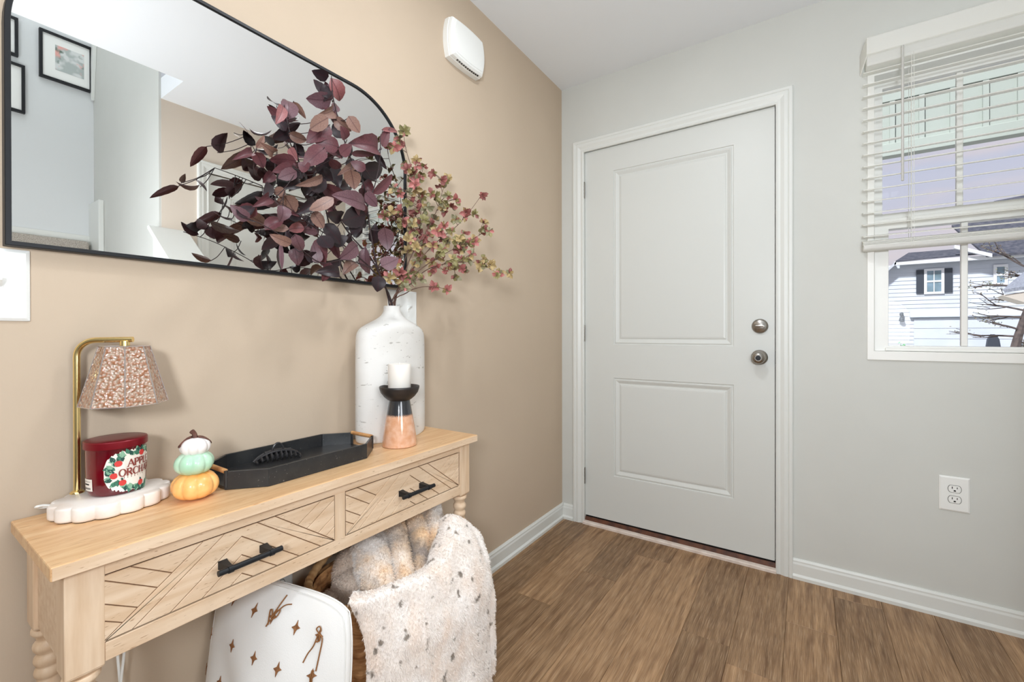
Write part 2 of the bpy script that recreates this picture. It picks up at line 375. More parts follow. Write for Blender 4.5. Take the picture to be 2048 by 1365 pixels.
mb.loft([[(0.989 + sx * w_, 0.010 - h, 1.084 + sz * t_) for sx, sz in ((-1, -1), (-0.6, -1.25), (0.6, -1.25), (1, -1), (1.08, 0), (1, 1), (0.6, 1.25), (-0.6, 1.25), (-1, 1), (-1.08, 0))] for h, w_, t_ in ((0.012, 0.017, 0.0035), (0.022, 0.0195, 0.0035), (0.026, 0.0185, 0.0028), (0.027, 0.015, 0.001))])
mb.build('thumb_turn', M['nickel'], db, smooth=True)
mb = lathe_y([(0.0325, 0), (0.0335, 0.004), (0.030, 0.009), (0.018, 0.013), (0.0125, 0.018), (0.012, 0.028), (0.017, 0.034), (0.0245, 0.042), (0.0272, 0.050), (0.0265, 0.057), (0.022, 0.063), (0.014, 0.066), (0.0135, 0.0645), (0.0115, 0.0645)], (0.987, 0.010, 0.944), 40)
kn = mb.build('door_knob', M['nickel'], d1, smooth=True)
mb = lathe_y([(0.0105, 0.064), (0.0105, 0.066), (0.009, 0.067)], (0.987, 0.010, 0.944)); mb.box(0.980, 0.994, -0.0592, -0.056, 0.9415, 0.9465)
mb.build('lock_button', M['black'], kn)
MB().box(1.0485, 1.0535, -0.0035, 0.006, 0.917, 0.975).build('strike_plate', M['black'], d1, bevel=0.001)

# closet door opposite (seen in the mirror), wall at x = 2.03
d2 = struct(empty('door_2', (2.03, -0.62, 0)))
fy = lambda a, dp, z: (2.036 + dp, a, z)
panel_slab(-0.996, -0.244, 0.012, 2.070, [(-0.866, -0.374, 0.99, 1.945), (-0.866, -0.374, 0.24, 0.82)], fy, 0.035).build('slab', M['door'], d2)
casing(-0.999, -0.241, 2.076, lambda a, p, z: (2.03 - p, a, z), d2)
MB().box(2.072, 2.14, -1.0, -0.24, 0, 2.08).build('jamb', M['trim'], d2)

# half wall with its sloping cap, stair and pictures (seen in the mirror)
kx0, kx1, kz0, kz1 = 1.69, 2.0295, 1.397, 1.655
struct(MB().prism([(kx0, 0.0), (kx1, 0.0), (kx1, kz1), (kx0, kz0)], 1, -1.285, -1.135).build('wall_knee', M['stairwall']))
cap = MB()
P_ = [(-1.312, 0.006), (-1.312, 0.020), (-1.305, 0.027), (-1.115, 0.027), (-1.108, 0.020), (-1.108, 0.006)]
cap.loft([[(kx0 - 0.02, y, kz0 - 0.015 + h) for y, h in P_], [(kx1, y, kz1 + h) for y, h in P_]])
P_ = [(-1.297, -0.022), (-1.297, 0.006), (-1.123, 0.006), (-1.123, -0.022)]
cap.loft([[(kx0 - 0.01, y, kz0 - 0.008 + h) for y, h in P_], [(kx1, y, kz1 + h) for y, h in P_]])
struct(cap.build('trim_1', M['trim']))
M['carpet'] = mat('grey_carpet', S(150, 142, 132), 0.95, col2=S(196, 188, 178), scale=220, bump=0.8, bscale=240, bdist=0.004)
st = struct(empty('stairs', (2.0, -1.8, 0)))
for k in range(9):
    x0 = 1.75 + k * 0.24; z1 = 0.395 + 0.19 * (k + 1)
    if x0 > 3.2: break
    MB().box(x0, 3.289, -2.30, -1.30, (z1 - 0.19) if k else 0.0, z1 - 0.002).build('step', M['carpet'], st, bevel=0.02)
struct(MB().box(3.272, 3.2895, -2.3, -1.262, 1.70, 1.775).build('baseboard_stair', M['trim'], bevel=0.003))
struct(MB().loft([[(3.29 - t, -1.2555 - 0.02, z) for t, z in ((0.0, 2.86), (0.03, 2.78), (0.11, 3.30), (0.06, 3.34))], [(3.29 - t, -1.2555, z) for t, z in ((0.0, 2.86), (0.03, 2.78), (0.11, 3.30), (0.06, 3.34))]]).build('trim_2', M['trim'], bevel=0.002))
struct(MB().box(3.05, 3.29, -1.285, -1.2555, 1.3, 2.01).build('trim_3', M['trim'], bevel=0.004))
def picture(y0, y1, z0, z1, mat_col, label, iy, iz, art):
    t = thing('picture_frame', label, 'picture', (3.288, (y0 + y1) / 2, z0), 'black framed pictures on the stairwell wall')
    w = 0.016; mb = MB()
    mb.loft([[(3.289, a, b) for a, b in ring_rect(y0, y1, z0, z1)], [(3.264, a, b) for a, b in ring_rect(y0, y1, z0, z1)],
             [(3.264, a, b) for a, b in ring_rect(y0 + w, y1 - w, z0 + w, z1 - w)], [(3.276, a, b) for a, b in ring_rect(y0 + w, y1 - w, z0 + w, z1 - w)]], cap=False)
    mb.build('frame', M['black'], t)
    MB().box(3.276, 3.285, y0 + w - .002, y1 - w + .002, z0 + w - .002, z1 - w + .002).build('mat_board', M['white'], t)
    if art: MB().box(3.2745, 3.2759, iy[0], iy[1], iz[0], iz[1]).build('print', art, t)
    return t
art = mat('muted_abstract_print', S(214, 217, 216), 0.5, col2=S(176, 184, 182), scale=14, lo=0.45, hi=0.55, detail=2)
mixer(art, noise_fac(art, 9, 0.56, 0.62, off=(0.3, 0.2, 0.9)), S(92, 112, 100)); mixer(art, noise_fac(art, 11, 0.60, 0.66, off=(3.3, 1.2, 0.1)), S(224, 168, 160))
picture(-1.537, -1.200 - 0.064, 2.838, 3.170, None, 'black framed print with wide white mat on the stairwell wall, seen in the mirror', (-1.458, -1.31), (2.920, 3.095), art)
picture(-1.96, -1.634, 2.915, 3.172, None, 'upper of two black frames cut by the mirror left edge', (0, 0), (0, 0), None)
picture(-1.93, -1.604, 2.545, 2.868, None, 'lower of two black frames cut by the mirror left edge', (0, 0), (0, 0), None)

# ------------------------------------------------------------------ window
w1 = struct(empty('window_1', (1.639, 0.0, WZ0)))
def frame_ring(x0, x1, z0, z1, wl_, wr_, wb_, wt_, y0, y1, name, parent=w1, m=None, bevel=0.0012):
    mb = MB()
    o = ring_rect(x0, x1, z0, z1); i = ring_rect(x0 + wl_, x1 - wr_, z0 + wb_, z1 - wt_)
    mb.loft([[(a, y0, b) for a, b in o], [(a, y1, b) for a, b in o], [(a, y1, b) for a, b in i], [(a, y0, b) for a, b in i]], cap=False, loop=True)
    return mb.build(name, m or M['whitevinyl'], parent, bevel=bevel)
frame_ring(1.364, 1.914, 0.9465, 2.10, 0.0215, 0.0215, 0.035, 0.030, -0.006, 0.10, 'frame')
lo_s = frame_ring(1.3875, 1.8905, 0.982, 1.502, 0.0435, 0.0435, 0.021, 0.040, 0.012, 0.045, 'lower_sash')
up_s = frame_ring(1.3875, 1.8905, 1.468, 2.068, 0.0295, 0.0295, 0.064, 0.030, 0.058, 0.092, 'upper_sash')
MB().box(1.636, 1.6545, 0.018, 0.037, 1.0035, 1.461).build('muntin', M['whitevinyl'], lo_s, bevel=0.003)
MB().box(1.633, 1.652, 0.066, 0.084, 1.533, 2.037).build('muntin', M['whitevinyl'], up_s, bevel=0.003)
GL = bpy.data.materials.new('window_glass'); GL.use_nodes = True
gn = GL.node_tree.nodes; gl = GL.node_tree.links; gn.clear()
go = gn.new('ShaderNodeOutputMaterial'); gt = gn.new('ShaderNodeBsdfTransparent'); gt.inputs[0].default_value = (0.955, 0.97, 0.97, 1); gg = gn.new('ShaderNodeBsdfGlossy'); gg.inputs['Roughness'].default_value = 0.0
gf = gn.new('ShaderNodeFresnel'); gf.inputs[0].default_value = 1.25; gm = gn.new('ShaderNodeMixShader')
gl.new(gf.outputs[0], gm.inputs[0]); gl.new(gt.outputs[0], gm.inputs[1]); gl.new(gg.outputs[0], gm.inputs[2]); gl.new(gm.outputs[0], go.inputs[0])
MB().box(1.43, 1.848, 0.0265, 0.0285, 1.002, 1.463).build('pane', GL, lo_s)
MB().box(1.416, 1.862, 0.0735, 0.0755, 1.531, 2.039).build('pane', GL, up_s)
MB().box(1.42, 1.858, 0.003, 0.0125, 0.9825, 0.996).build('sash_lift', M['whitevinyl'], lo_s, bevel=0.003)

# blind
bl = thing('window_blind', 'white horizontal slat blind half lowered over the window', 'blind', (1.64, -0.05, 2.19))
BX0, BX1 = 1.347, 1.935
MB().loft([[(x, -0.064, 2.128), (x, -0.071, 2.131), (x, -0.072, 2.192), (x, -0.069, 2.196), (x, -0.064, 2.196)] for x in (1.356, BX1)]).build('valance', M['slat'], bl)
MB().loft([[(1.356, -0.069, 2.131), (1.3595, -0.069, 2.131), (1.3595, -0.069, 2.195), (1.356, -0.069, 2.195)], [(1.340, -0.003, 2.085), (1.3435, -0.003, 2.085), (1.3435, -0.003, 2.165), (1.340, -0.003, 2.165)]]).build('valance_return', M['slat'], bl)
MB().loft([[(x, -0.060, 2.090), (x, -0.062, 2.100), (x, -0.060, 2.150), (x, -0.010, 2.150), (x, -0.010, 2.090)] for x in (1.357, BX1)]).build('headrail', M['slat'], bl, bevel=0.003)
tilt = math.radians(12); cz = math.cos(tilt); sz = math.sin(tilt)
sl0 = None; z = 2.071; k = 0
while z > 1.418:
    if sl0 is None:
        pr = []
        for i in range(7):
            q = -0.025 + 0.05 * i / 6; h = 0.0012 * (1 - (q / 0.025) ** 2)
            pr.append((q, h))
        pf = [(q, h + 0.0014) for q, h in pr] + [(q, h - 0.0014) for q, h in reversed(pr)]
        pf = [(q * cz - h * sz, q * sz + h * cz) for q, h in pf]
        mb = MB(); mb.prism([(p[0], p[1]) for p in pf], 0, BX0, BX1)
        sl0 = mb.build('slat', M['slat'], bl, smooth=True); o = sl0
    else:
        o = sl0.copy(); COL.objects.link(o)
    o.location = Vector((0, -0.036, z)) - bl.location; z -= 0.0456
for q in range(4):
    o = sl0.copy(); COL.objects.link(o); o.location = Vector((0, -0.036, 1.412 - q * 0.0042)) - bl.location
MB().prism([(-0.061, 1.380), (-0.062, 1.394), (-0.036, 1.397), (-0.010, 1.394), (-0.011, 1.380), (-0.016, 1.374), (-0.056, 1.374)], 0, BX0 + 0.001, BX1).build('bottom_rail', M['slat'], bl, bevel=0.002)
MB().tube([(1.4605, -0.073, 2.127), (1.4605, -0.074, 1.9), (1.4605, -0.074, 1.622)], [0.0042] * 3, 6).build('wand', mat('grey_plastic_wand', S(196, 195, 190), 0.3), bl)
for xx in (1.487, 1.4935, 1.86):
    MB().tube([(xx, -0.064, 2.10), (xx, -0.064, 1.76), (xx + 0.001, -0.0635, 1.376)], 0.0009, 5).build('lift_cord', M['slat'], bl)
    MB().tube([(xx, -0.009, 2.10), (xx, -0.009, 1.376)], 0.0009, 5).build('ladder_cord', M['slat'], bl)
# ------------------------------------------------------------------ wall-hung things on the left wall
mr = thing('wall_mirror', 'large black framed mirror with rounded top corners on the beige wall', 'mirror', (0.0, -1.652, 1.21))
ya, yb, za, zb, RR = -2.1065, -1.1955, 1.2095, 1.8135, 0.215
def mir(o):
    p = [(ya + o, za + o), (yb - o, za + o)]
    p += arc(yb - RR, zb - RR, RR - o, 0, 90, 20) + arc(ya + RR, zb - RR, RR - o, 90, 180, 20)
    return p
mb = MB()
mb.loft([[(0.0005, a, b) for a, b in mir(0.0)], [(0.0215, a, b) for a, b in mir(0.0)], [(0.0225, a, b) for a, b in mir(0.001)], [(0.0225, a, b) for a, b in mir(0.0075)], [(0.017, a, b) for a, b in mir(0.0085)], [(0.0005, a, b) for a, b in mir(0.0085)]], cap=False, loop=True)
mb.build('frame', M['black'], mr)
MB().loft([[(0.004, a, b) for a, b in mir(0.0085)], [(0.0182, a, b) for a, b in mir(0.0085)]]).build('glass', M['mirror'], mr)

def plate(name, label, y0, y1, z0, z1, cat='switch'):
    t = thing(name, label, cat, (0.0, (y0 + y1) / 2, (z0 + z1) / 2)); mb = MB()
    e = 0.0055
    mb.loft([[(0.0003, a, b) for a, b in ring_rect(y0, y1, z0, z1)], [(0.003, a, b) for a, b in ring_rect(y0, y1, z0, z1)], [(0.0062, a, b) for a, b in ring_rect(y0 + e, y1 - e, z0 + e, z1 - e)]])
    mb.build('cover_plate', M['white'], t, bevel=0.0012); return t
def toggle(t, y, z):
    mb = MB(); mb.loft([[(0.006, y + a, z + b) for a, b in ring_rect(-0.0052, 0.0052, -0.012, 0.012)], [(0.0075, y + a, z + b) for a, b in ring_rect(-0.0052, 0.0052, -0.012, 0.012)]])
    mb.loft([[(0.0075, y + a, z + b) for a, b in ring_rect(-0.0042, 0.0042, -0.004, 0.010)], [(0.020, y + a, z + b + 0.006) for a, b in ring_rect(-0.0032, 0.0032, 0.001, 0.008)]])
    mb.build('toggle', M['white'], t, bevel=0.0006)
    for dz in (-0.030, 0.030):
        s = MB(); s.loft([[(0.0061 + h, y + r * math.cos(q * PI / 5), z + dz + r * math.sin(q * PI / 5)) for q in range(10)] for r, h in ((0.0030, 0), (0.0028, 0.0008), (0.0015, 0.0012))]); s.build('screw', M['white'], t)
t = plate('light_switch', 'white switch plate under the mirror bottom left corner', -2.154, -2.0742, 1.079, 1.2055); toggle(t, -2.112, 1.142)
t = plate('light_switch', 'white double switch plate on the wall half hidden behind the vase', -1.262, -1.1325, 1.084, 1.2025); toggle(t, -1.221, 1.142); toggle(t, -1.174, 1.142)
def outlet(name, label, pt, w, h, wall):
    """duplex outlet; pt = centre on the wall; wall 'x' (left wall, faces +x) or 'y' (back wall, faces -y)"""
    F = (lambda a, p, z: (p, pt[1] + a, pt[2] + z)) if wall == 'x' else (lambda a, p, z: (pt[0] + a, -p, pt[2] + z))
    t = thing(name, label, 'outlet', pt); e = 0.0055; mb = MB()
    mb.loft([[F(a, 0.0003, b) for a, b in ring_rect(-w, w, -h, h)], [F(a, 0.003, b) for a, b in ring_rect(-w, w, -h, h)], [F(a, 0.0062, b) for a, b in ring_rect(-w + e, w - e, -h + e, h - e)]])
    mb.build('cover_plate', M['white'], t, bevel=0.0012)
    for s in (1, -1):
        cz_ = s * 0.0195
        pl = [(0.0172 * math.cos(q * PI / 12), max(-0.0125, min(0.0125, 0.0172 * math.sin(q * PI / 12)))) for q in range(24)]
        mb = MB(); mb.loft([[F(a * 1.1, 0.0058, b * 1.12 + cz_) for a, b in pl], [F(a * 1.1, 0.0064, b * 1.12 + cz_) for a, b in pl]])
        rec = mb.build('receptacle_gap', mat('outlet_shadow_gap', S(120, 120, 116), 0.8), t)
        mb = MB(); mb.loft([[F(a, 0.006, b + cz_) for a, b in pl], [F(a, 0.0078, b + cz_) for a, b in pl]]); rec = mb.build('receptacle', M['white'], t, bevel=0.0006)
        mb = MB()
        for a0, a1, b0, b1 in ((-0.0078, -0.0055, 0.0005, 0.0085), (0.0055, 0.0075, 0.0012, 0.0078)):
            mb.loft([[F(a, 0.0077, b + cz_) for a, b in ring_rect(a0, a1, b0, b1)], [F(a, 0.0081, b + cz_) for a, b in ring_rect(a0, a1, b0, b1)]])
        mb.loft([[F(a, hh, b + cz_) for a, b in [(-0.003, -0.0085), (0.003, -0.0085), (0.003, -0.005), (0.0015, -0.0035), (-0.0015, -0.0035), (-0.003, -0.005)]] for hh in (0.0077, 0.0081)])
        mb.build('slot', M['darkgap'], rec)
    mb = MB(); mb.loft([[F(r * math.cos(q * PI / 5), hh, r * math.sin(q * PI / 5)) for q in range(10)] for r, hh in ((0.003, 0.0061), (0.0025, 0.0074), (0.001, 0.0076))]); mb.build('screw', M['white'], t)
    return t
outlet('wall_outlet', 'white duplex outlet low on the grey wall below the window', (1.6145, 0.0, 0.4595), 0.0415, 0.064, 'y')
outlet('wall_outlet', 'white duplex outlet on the beige wall under the console table, behind the pillow', (0.0, -1.632, 0.41), 0.0405, 0.06, 'x')

# doorbell chime: bowed box
ch = thing('doorbell_chime', 'white bowed plastic doorbell chime high on the beige wall', 'chime', (0, -0.875, 2.20))
def bow(y0, y1, z0, z1, by, bz, n=8):
    p = []
    for i in range(n): t_ = i / n; p.append((y0 + (y1 - y0) * t_, z0 - bz * 4 * t_ * (1 - t_)))
    for i in range(n): t_ = i / n; p.append((y1 + by * 4 * t_ * (1 - t_), z0 + (z1 - z0) * t_))
    for i in range(n): t_ = i / n; p.append((y1 + (y0 - y1) * t_, z1 + bz * 4 * t_ * (1 - t_)))
    for i in range(n): t_ = i / n; p.append((y0 - by * 4 * t_ * (1 - t_), z1 + (z0 - z1) * t_))
    return p
mb = MB(); K = [(0.0005, 0, 0), (0.022, 0, 0), (0.0235, 0.002, 0), (0.026, 0.0025, 0), (0.0275, 0.001, 0), (0.037, 0.003, 0), (0.044, 0.009, 0), (0.0465, 0.016, 0)]
mb.loft([[(x, a, b) for a, b in bow(-0.977 + e, -0.788 - e, 2.1225 + e, 2.272 - e, 0.013, 0.006)] for x, e, _ in K])
cb = mb.build('housing', M['white'], ch, smooth=True, angle=25)
MB().loft([[(0.0460, a, b) for a, b in bow(-0.962, -0.803, 2.1375, 2.257, 0.012, 0.005)], [(0.0475, a, b) for a, b in bow(-0.962, -0.803, 2.1375, 2.257, 0.012, 0.005)], [(0.0485, a, b) for a, b in bow(-0.958, -0.807, 2.1415, 2.253, 0.012, 0.005)]]).build('face_panel', M['white'], ch, smooth=True, angle=25)
mb = MB()
for r_ in range(2):
    for i in range(11):
        y = -0.945 + i * 0.0125; t_ = (y + 0.977) / 0.189; zz = 2.1225 - 0.006 * 4 * t_ * (1 - t_)
        mb.box(0.0295 + 0.0035 * r_, 0.0308 + 0.0035 * r_, y, y + 0.0085, zz - 0.0004 + 0.0008 * r_, zz + 0.004)
mb.build('vent_slots', M['darkgap'], cb)

# ------------------------------------------------------------------ console table
ct = thing('console_table', 'pale wooden console table with two chevron drawers and turned legs', 'table', (0.15, -1.625, 0))
TX0, TX1, TY0, TY1, TZ = 0.0215, 0.2905, -2.1005, -1.1475, 0.732
MB().box(TX0 - 0.008, TX1, TY0, TY1, 0.711, TZ).build('tabletop', M['woodtop'], ct, bevel=0.0022)
# note: the front of the top keeps the paler edge colour through its own band
MB().box(TX1 - 0.0006, TX1 + 0.0008, TY0 + 0.002, TY1 - 0.002, 0.7125, 0.7302).build('edge_band', M['wood'], ct)
PX0, PX1 = 0.227, 0.272
LY0, LY1 = -2.0835, -1.1655
LEGP = [(0.021, 0.545), (0.0225, 0.541), (0.0225, 0.536), (0.0165, 0.529), (0.0150, 0.522), (0.0195, 0.516), (0.0205, 0.511), (0.0195, 0.506), (0.0155, 0.500), (0.0150, 0.497), (0.0185, 0.492), (0.0195, 0.487), (0.0185, 0.482), (0.0150, 0.476), (0.0180, 0.470), (0.0190, 0.465), (0.0180, 0.460), (0.0145, 0.455),
        (0.0165, 0.440), (0.0195, 0.415), (0.0210, 0.385), (0.0205, 0.340), (0.0185, 0.270), (0.0165, 0.200), (0.0150, 0.150), (0.0145, 0.135), (0.0185, 0.128), (0.0195, 0.122), (0.0185, 0.116), (0.0145, 0.110), (0.0175, 0.100), (0.0190, 0.085), (0.0175, 0.065), (0.0125, 0.030), (0.0135, 0.012), (0.0125, 0.0)]
legs = []
for lx in (PX0, 0.026):
    for ly in (LY0, LY1 - 0.045):
        mb = MB(); mb.box(lx, lx + 0.045, ly, ly + 0.045, 0.552, 0.711)
        cxx, cyy = lx + 0.0225, ly + 0.0225
        mb.loft([[(cxx + sx * 0.0225, cyy + sy * 0.0225, 0.552) for sx, sy in ((-1, -1), (1, -1), (1, 1), (-1, 1))], [(cxx + sx * 0.016, cyy + sy * 0.016, 0.545) for sx, sy in ((-1, -1), (1, -1), (1, 1), (-1, 1))]])
        mb.lathe([(r, z) for r, z in reversed(LEGP)], (cxx, cyy, 0), 24)
        legs.append(mb.build('leg', M['woodv'], ct, smooth=True, angle=35, bevel=0.0015))
# apron rails
MB().box(0.250, 0.2705, LY0 + 0.045, LY1 - 0.045, 0.689, 0.711).build('top_rail', M['wood'], ct)
MB().box(0.250, 0.2715, LY0 + 0.045, LY1 - 0.045, 0.556, 0.5845).build('bottom_rail', M['wood'], ct, bevel=0.001)
MB().box(0.250, 0.2715, -1.6445, -1.6185, 0.5845, 0.689).build('centre_stile', M['woodv'], ct)
for y0 in (LY0 + 0.006, LY1 - 0.024): MB().box(0.071, 0.227, y0, y0 + 0.018, 0.556, 0.711).build('side_panel', M['wood'], ct)
MB().box(0.030, 0.046, LY0 + 0.045, LY1 - 0.045, 0.556, 0.711).build('back_rail', M['wood'], ct)

def clip(poly, a, b, c):
    """keep the side a*y + b*z <= c"""
    out = []
    for i in range(len(poly)):
        p, q = poly[i], poly[(i + 1) % len(poly)]; dp = a * p[0] + b * p[1] - c; dq = a * q[0] + b * q[1] - c
        if dp <= 0: out.append(p)
        if dp * dq < 0: t = dp / (dp - dq); out.append((p[0] + (q[0] - p[0]) * t, p[1] + (q[1] - p[1]) * t))
    return out
def half(poly, p, q, keep_left):
    a, b = (q[1] - p[1]), -(q[0] - p[0]); c = a * p[0] + b * p[1]
    return clip(poly, a, b, c) if keep_left else clip(poly, -a, -b, -c)
def drawer(y0, y1, z0, z1, handle_len):
    dr = MB().box(0.06, 0.2545, y0 + 0.003, y1 - 0.003, z0 + 0.002, z1 - 0.001).build('drawer', M['darkgap'] if False else M['wood'], ct)
    yc = (y0 + y1) / 2; hw = (y1 - y0) / 2; sl = 0.75
    pieces = []
    vrows = []
    for s in (-1, 1):
        rest = [(yc, z0), (yc + s * hw, z0), (yc + s * hw, z1), (yc, z1)]
        for zl in (0.015, 0.050, 0.085, sl * hw - 0.0255, sl * hw + 0.0005):
            m_ = -sl * s
            below = clip(rest, -m_, 1, z0 + zl - m_ * yc); above = clip(rest, m_, -1, -(z0 + zl - m_ * yc))
            if len(below) >= 3:
                if any(abs(v[0] - yc) < 1e-6 for v in below):
                    if s > 0: vrows.append(below)
                else: pieces.append(below)
            rest = above
        e = yc + s * hw
        for c_ in (0.032, 0.058, 0.094, 0.122):
            m_ = 0.64 * s
            below = clip(rest, -m_, 1, z0 + c_ - m_ * e); above = clip(rest, m_, -1, -(z0 + c_ - m_ * e))
            if len(below) >= 3: pieces.append(below)
            rest = above
        if len(rest) >= 3: pieces.append(rest)
    for R_ in vrows:      # V-shaped boards run through the middle in one piece
        ctr = sorted([v for v in R_ if abs(v[0] - yc) < 1e-6], key=lambda v: v[1]); n_ = len(R_)
        if sum(R_[i][0] * R_[(i + 1) % n_][1] - R_[(i + 1) % n_][0] * R_[i][1] for i in range(n_)) < 0: R_ = R_[::-1]
        i0 = R_.index(ctr[0]); R_ = R_[i0:] + R_[:i0]                     # counter-clockwise from the lower centre point
        side = [v for v in R_ if abs(v[0] - yc) > 1e-6]
        lo_c = [ctr[0]] if abs(ctr[0][1] - z0) > 1e-4 else []; hi_c = [ctr[-1]] if abs(ctr[-1][1] - z1) > 1e-4 else []
        pieces.append(lo_c + side + hi_c + [(2 * yc - v[0], v[1]) for v in reversed(side)])
    for P in pieces:
        A = abs(sum(P[i][0] * P[(i + 1) % len(P)][1] - P[(i + 1) % len(P)][0] * P[i][1] for i in range(len(P)))) / 2
        if A < 2e-5: continue
        ccw = sum(P[i][0] * P[(i + 1) % len(P)][1] - P[(i + 1) % len(P)][0] * P[i][1] for i in range(len(P))) > 0
        def ins(d_):
            out = []
            n = len(P)
            for i in range(n):
                p0, p1, p2 = Vector(P[i - 1]), Vector(P[i]), Vector(P[(i + 1) % n])
                e1 = (p1 - p0).normalized(); e2 = (p2 - p1).normalized()
                n1 = Vector((-e1.y, e1.x)); n2 = Vector((-e2.y, e2.x))
                if not ccw: n1 = -n1; n2 = -n2
                bis = (n1 + n2); L = bis.length
                bis = bis / L if L > 1e-6 else n1
                k = d_ / max(bis.dot(n1), 0.35); out.append(p1 + bis * k)
            return out
        mb = MB(); r0 = ins(0.0007); r1 = ins(0.0014)
        mb.loft([[(0.2530, p.x, p.y) for p in r0], [(0.2706, p.x, p.y) for p in r0], [(0.2718, p.x, p.y) for p in r1]])
        mb.build('plank', M['wood'], dr)
    # dark brown groove floor behind the planks; also paints the drawer's shadow gap
    MB().box(0.2543, 0.2690, y0 + 0.0005, y1 - 0.0005, z0 + 0.0005, z1 - 0.0005).build('groove_floor', mat('brown_groove_and_gap', S(112, 82, 58), 0.8), dr)
    hy = (y0 + y1) / 2 + 0.003; hz = 0.634
    mb = MB(); hl = handle_len / 2
    mb.tube([(0.303, hy - hl, hz), (0.303, hy + hl, hz)], 0.0052, 12)
    for s in (-1, 1):
        py = hy + s * (hl - 0.020)
        mb.tube([(0.303, py - 0.004, hz), (0.303, py + 0.004, hz)], 0.0066, 12)
        mb.loft([[(0.2716, py + a, hz + b) for a, b in ring_rect(-0.0075, 0.0075, -0.0075, 0.0075)], [(0.282, py + a, hz + b) for a, b in ring_rect(-0.0062, 0.0062, -0.006, 0.006)], [(0.303, py + a, hz + b) for a, b in ring_rect(-0.0040, 0.0040, -0.005, 0.005)]])
    mb.build('handle', M['black'], dr, smooth=True, angle=35)
    return dr
drawer(-2.0405, -1.6455, 0.5865, 0.6875, 0.113)
drawer(-1.6165, -1.2165, 0.5865, 0.6875, 0.113)
# dark strip standing in for the shade in the drawer gap
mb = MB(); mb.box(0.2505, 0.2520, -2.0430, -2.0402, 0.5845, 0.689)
mb.build('gap_shade_strip', M['darkgap'], ct)

# ------------------------------------------------------------------ table lamp (candle warmer)
M['marble'] = mat('white_marble', S(236, 230, 224), 0.35, col2=S(222, 208, 196), scale=22, detail=6, lo=0.45, hi=0.75, sss=0.0)
lx, ly = 0.0775, -1.980
tl = thing('candle_warmer_lamp', 'brass lamp with tinted glass shade on a scalloped white marble base', 'lamp', (lx, ly, TZ))
def scal(r_off=0.0, n=168):
    out = []
    for k in range(n):
        t = 2 * PI * k / n; lob = abs(math.sin(7 * t + 0.5))
        r = 1 + 0.115 * (lob ** 0.6) - 0.085
        out.append((lx + (0.070 * r - r_off) * math.cos(t), ly + (0.0845 * r - r_off) * math.sin(t)))
    return out
mb = MB(); mb.loft([[(x, y, z) for x, y in scal(o)] for o, z in ((0.003, TZ + 0.0012), (0.001, TZ + 0.003), (0, TZ + 0.006), (0, TZ + 0.0225), (0.001, TZ + 0.0248), (0.003, TZ + 0.026))])
mb.build('base', M['marble'], tl, smooth=True, angle=50)
MB().loft([[(x, y, z) for x, y in scal(0.004)] for z in (TZ + 0.0001, TZ + 0.0013)]).build('foot_pad', M['darkgap'], tl)
px_, py_ = 0.0235, -2.0185
sx_, sy_ = 0.0695, -1.9605
dv = Vector((sx_ - px_, sy_ - py_)); dl = dv.length; dv.normalize(); zt = 1.0445; br = 0.030
path = [(px_, py_, TZ + 0.026), (px_, py_, 0.9)]
for a in range(0, 91, 10):
    q = br * (1 - math.cos(math.radians(a))); path.append((px_ + dv.x * q, py_ + dv.y * q, zt - br + br * math.sin(math.radians(a))))
ee = dl + 0.013; path.append((px_ + dv.x * ee, py_ + dv.y * ee, zt + 0.001))
mb = MB(); mb.tube(path, 0.0053, 16); mb.lathe([(0.0105, 0), (0.0105, 0.0015), (0.0085, 0.004), (0.0055, 0.0055)], (px_, py_, TZ + 0.026), 20)
mb.build('pole', M['brass'], tl, smooth=True, angle=60)
MB().lathe([(0.0078, 1.0305), (0.0078, 1.0425), (0.0055, 1.044)], (sx_, sy_, 0), 20).build('shade_cap', M['brass'], tl, smooth=True)
sg = bpy.data.materials.new('tinted_hammered_glass'); sg.use_nodes = True
b = sg.node_tree.nodes['Principled BSDF']; b.inputs['Base Color'].default_value = S(212, 168, 136); b.inputs['Roughness'].default_value = 0.12; b.inputs['Metallic'].default_value = 0.0
b.inputs['Transmission Weight'].default_value = 0.45; b.inputs['IOR'].default_value = 1.5; b.inputs['Coat Weight'].default_value = 0.8; b.inputs['Coat Roughness'].default_value = 0.05; b.inputs['Coat IOR'].default_value = 2.0
n = sg.node_tree.nodes; l = sg.node_tree.links; tc = n.new('ShaderNodeTexCoord'); vo = n.new('ShaderNodeTexVoronoi'); vo.inputs['Scale'].default_value = 230; vo.feature = 'SMOOTH_F1'
l.new(tc.outputs['Object'], vo.inputs['Vector']); bp = n.new('ShaderNodeBump'); bp.inputs['Strength'].default_value = 1.0; bp.inputs['Distance'].default_value = 0.004; l.new(vo.outputs['Distance'], bp.inputs['Height']); l.new(bp.outputs[0], b.inputs['Normal']); l.new(bp.outputs[0], b.inputs['Coat Normal'])
cr = n.new('ShaderNodeValToRGB'); cr.color_ramp.elements[0].position = 0.1; cr.color_ramp.elements[0].color = S(246, 230, 208); cr.color_ramp.elements[1].position = 0.6; cr.color_ramp.elements[1].color = S(196, 128, 86); l.new(vo.outputs['Distance'], cr.inputs[0]); l.new(cr.outputs[0], b.inputs['Base Color'])
rt, rb, z_t, z_b = 0.0375, 0.0655, 1.0325, 0.9225
va = math.atan2(CAMPOS.y - sy_, CAMPOS.x - sx_)
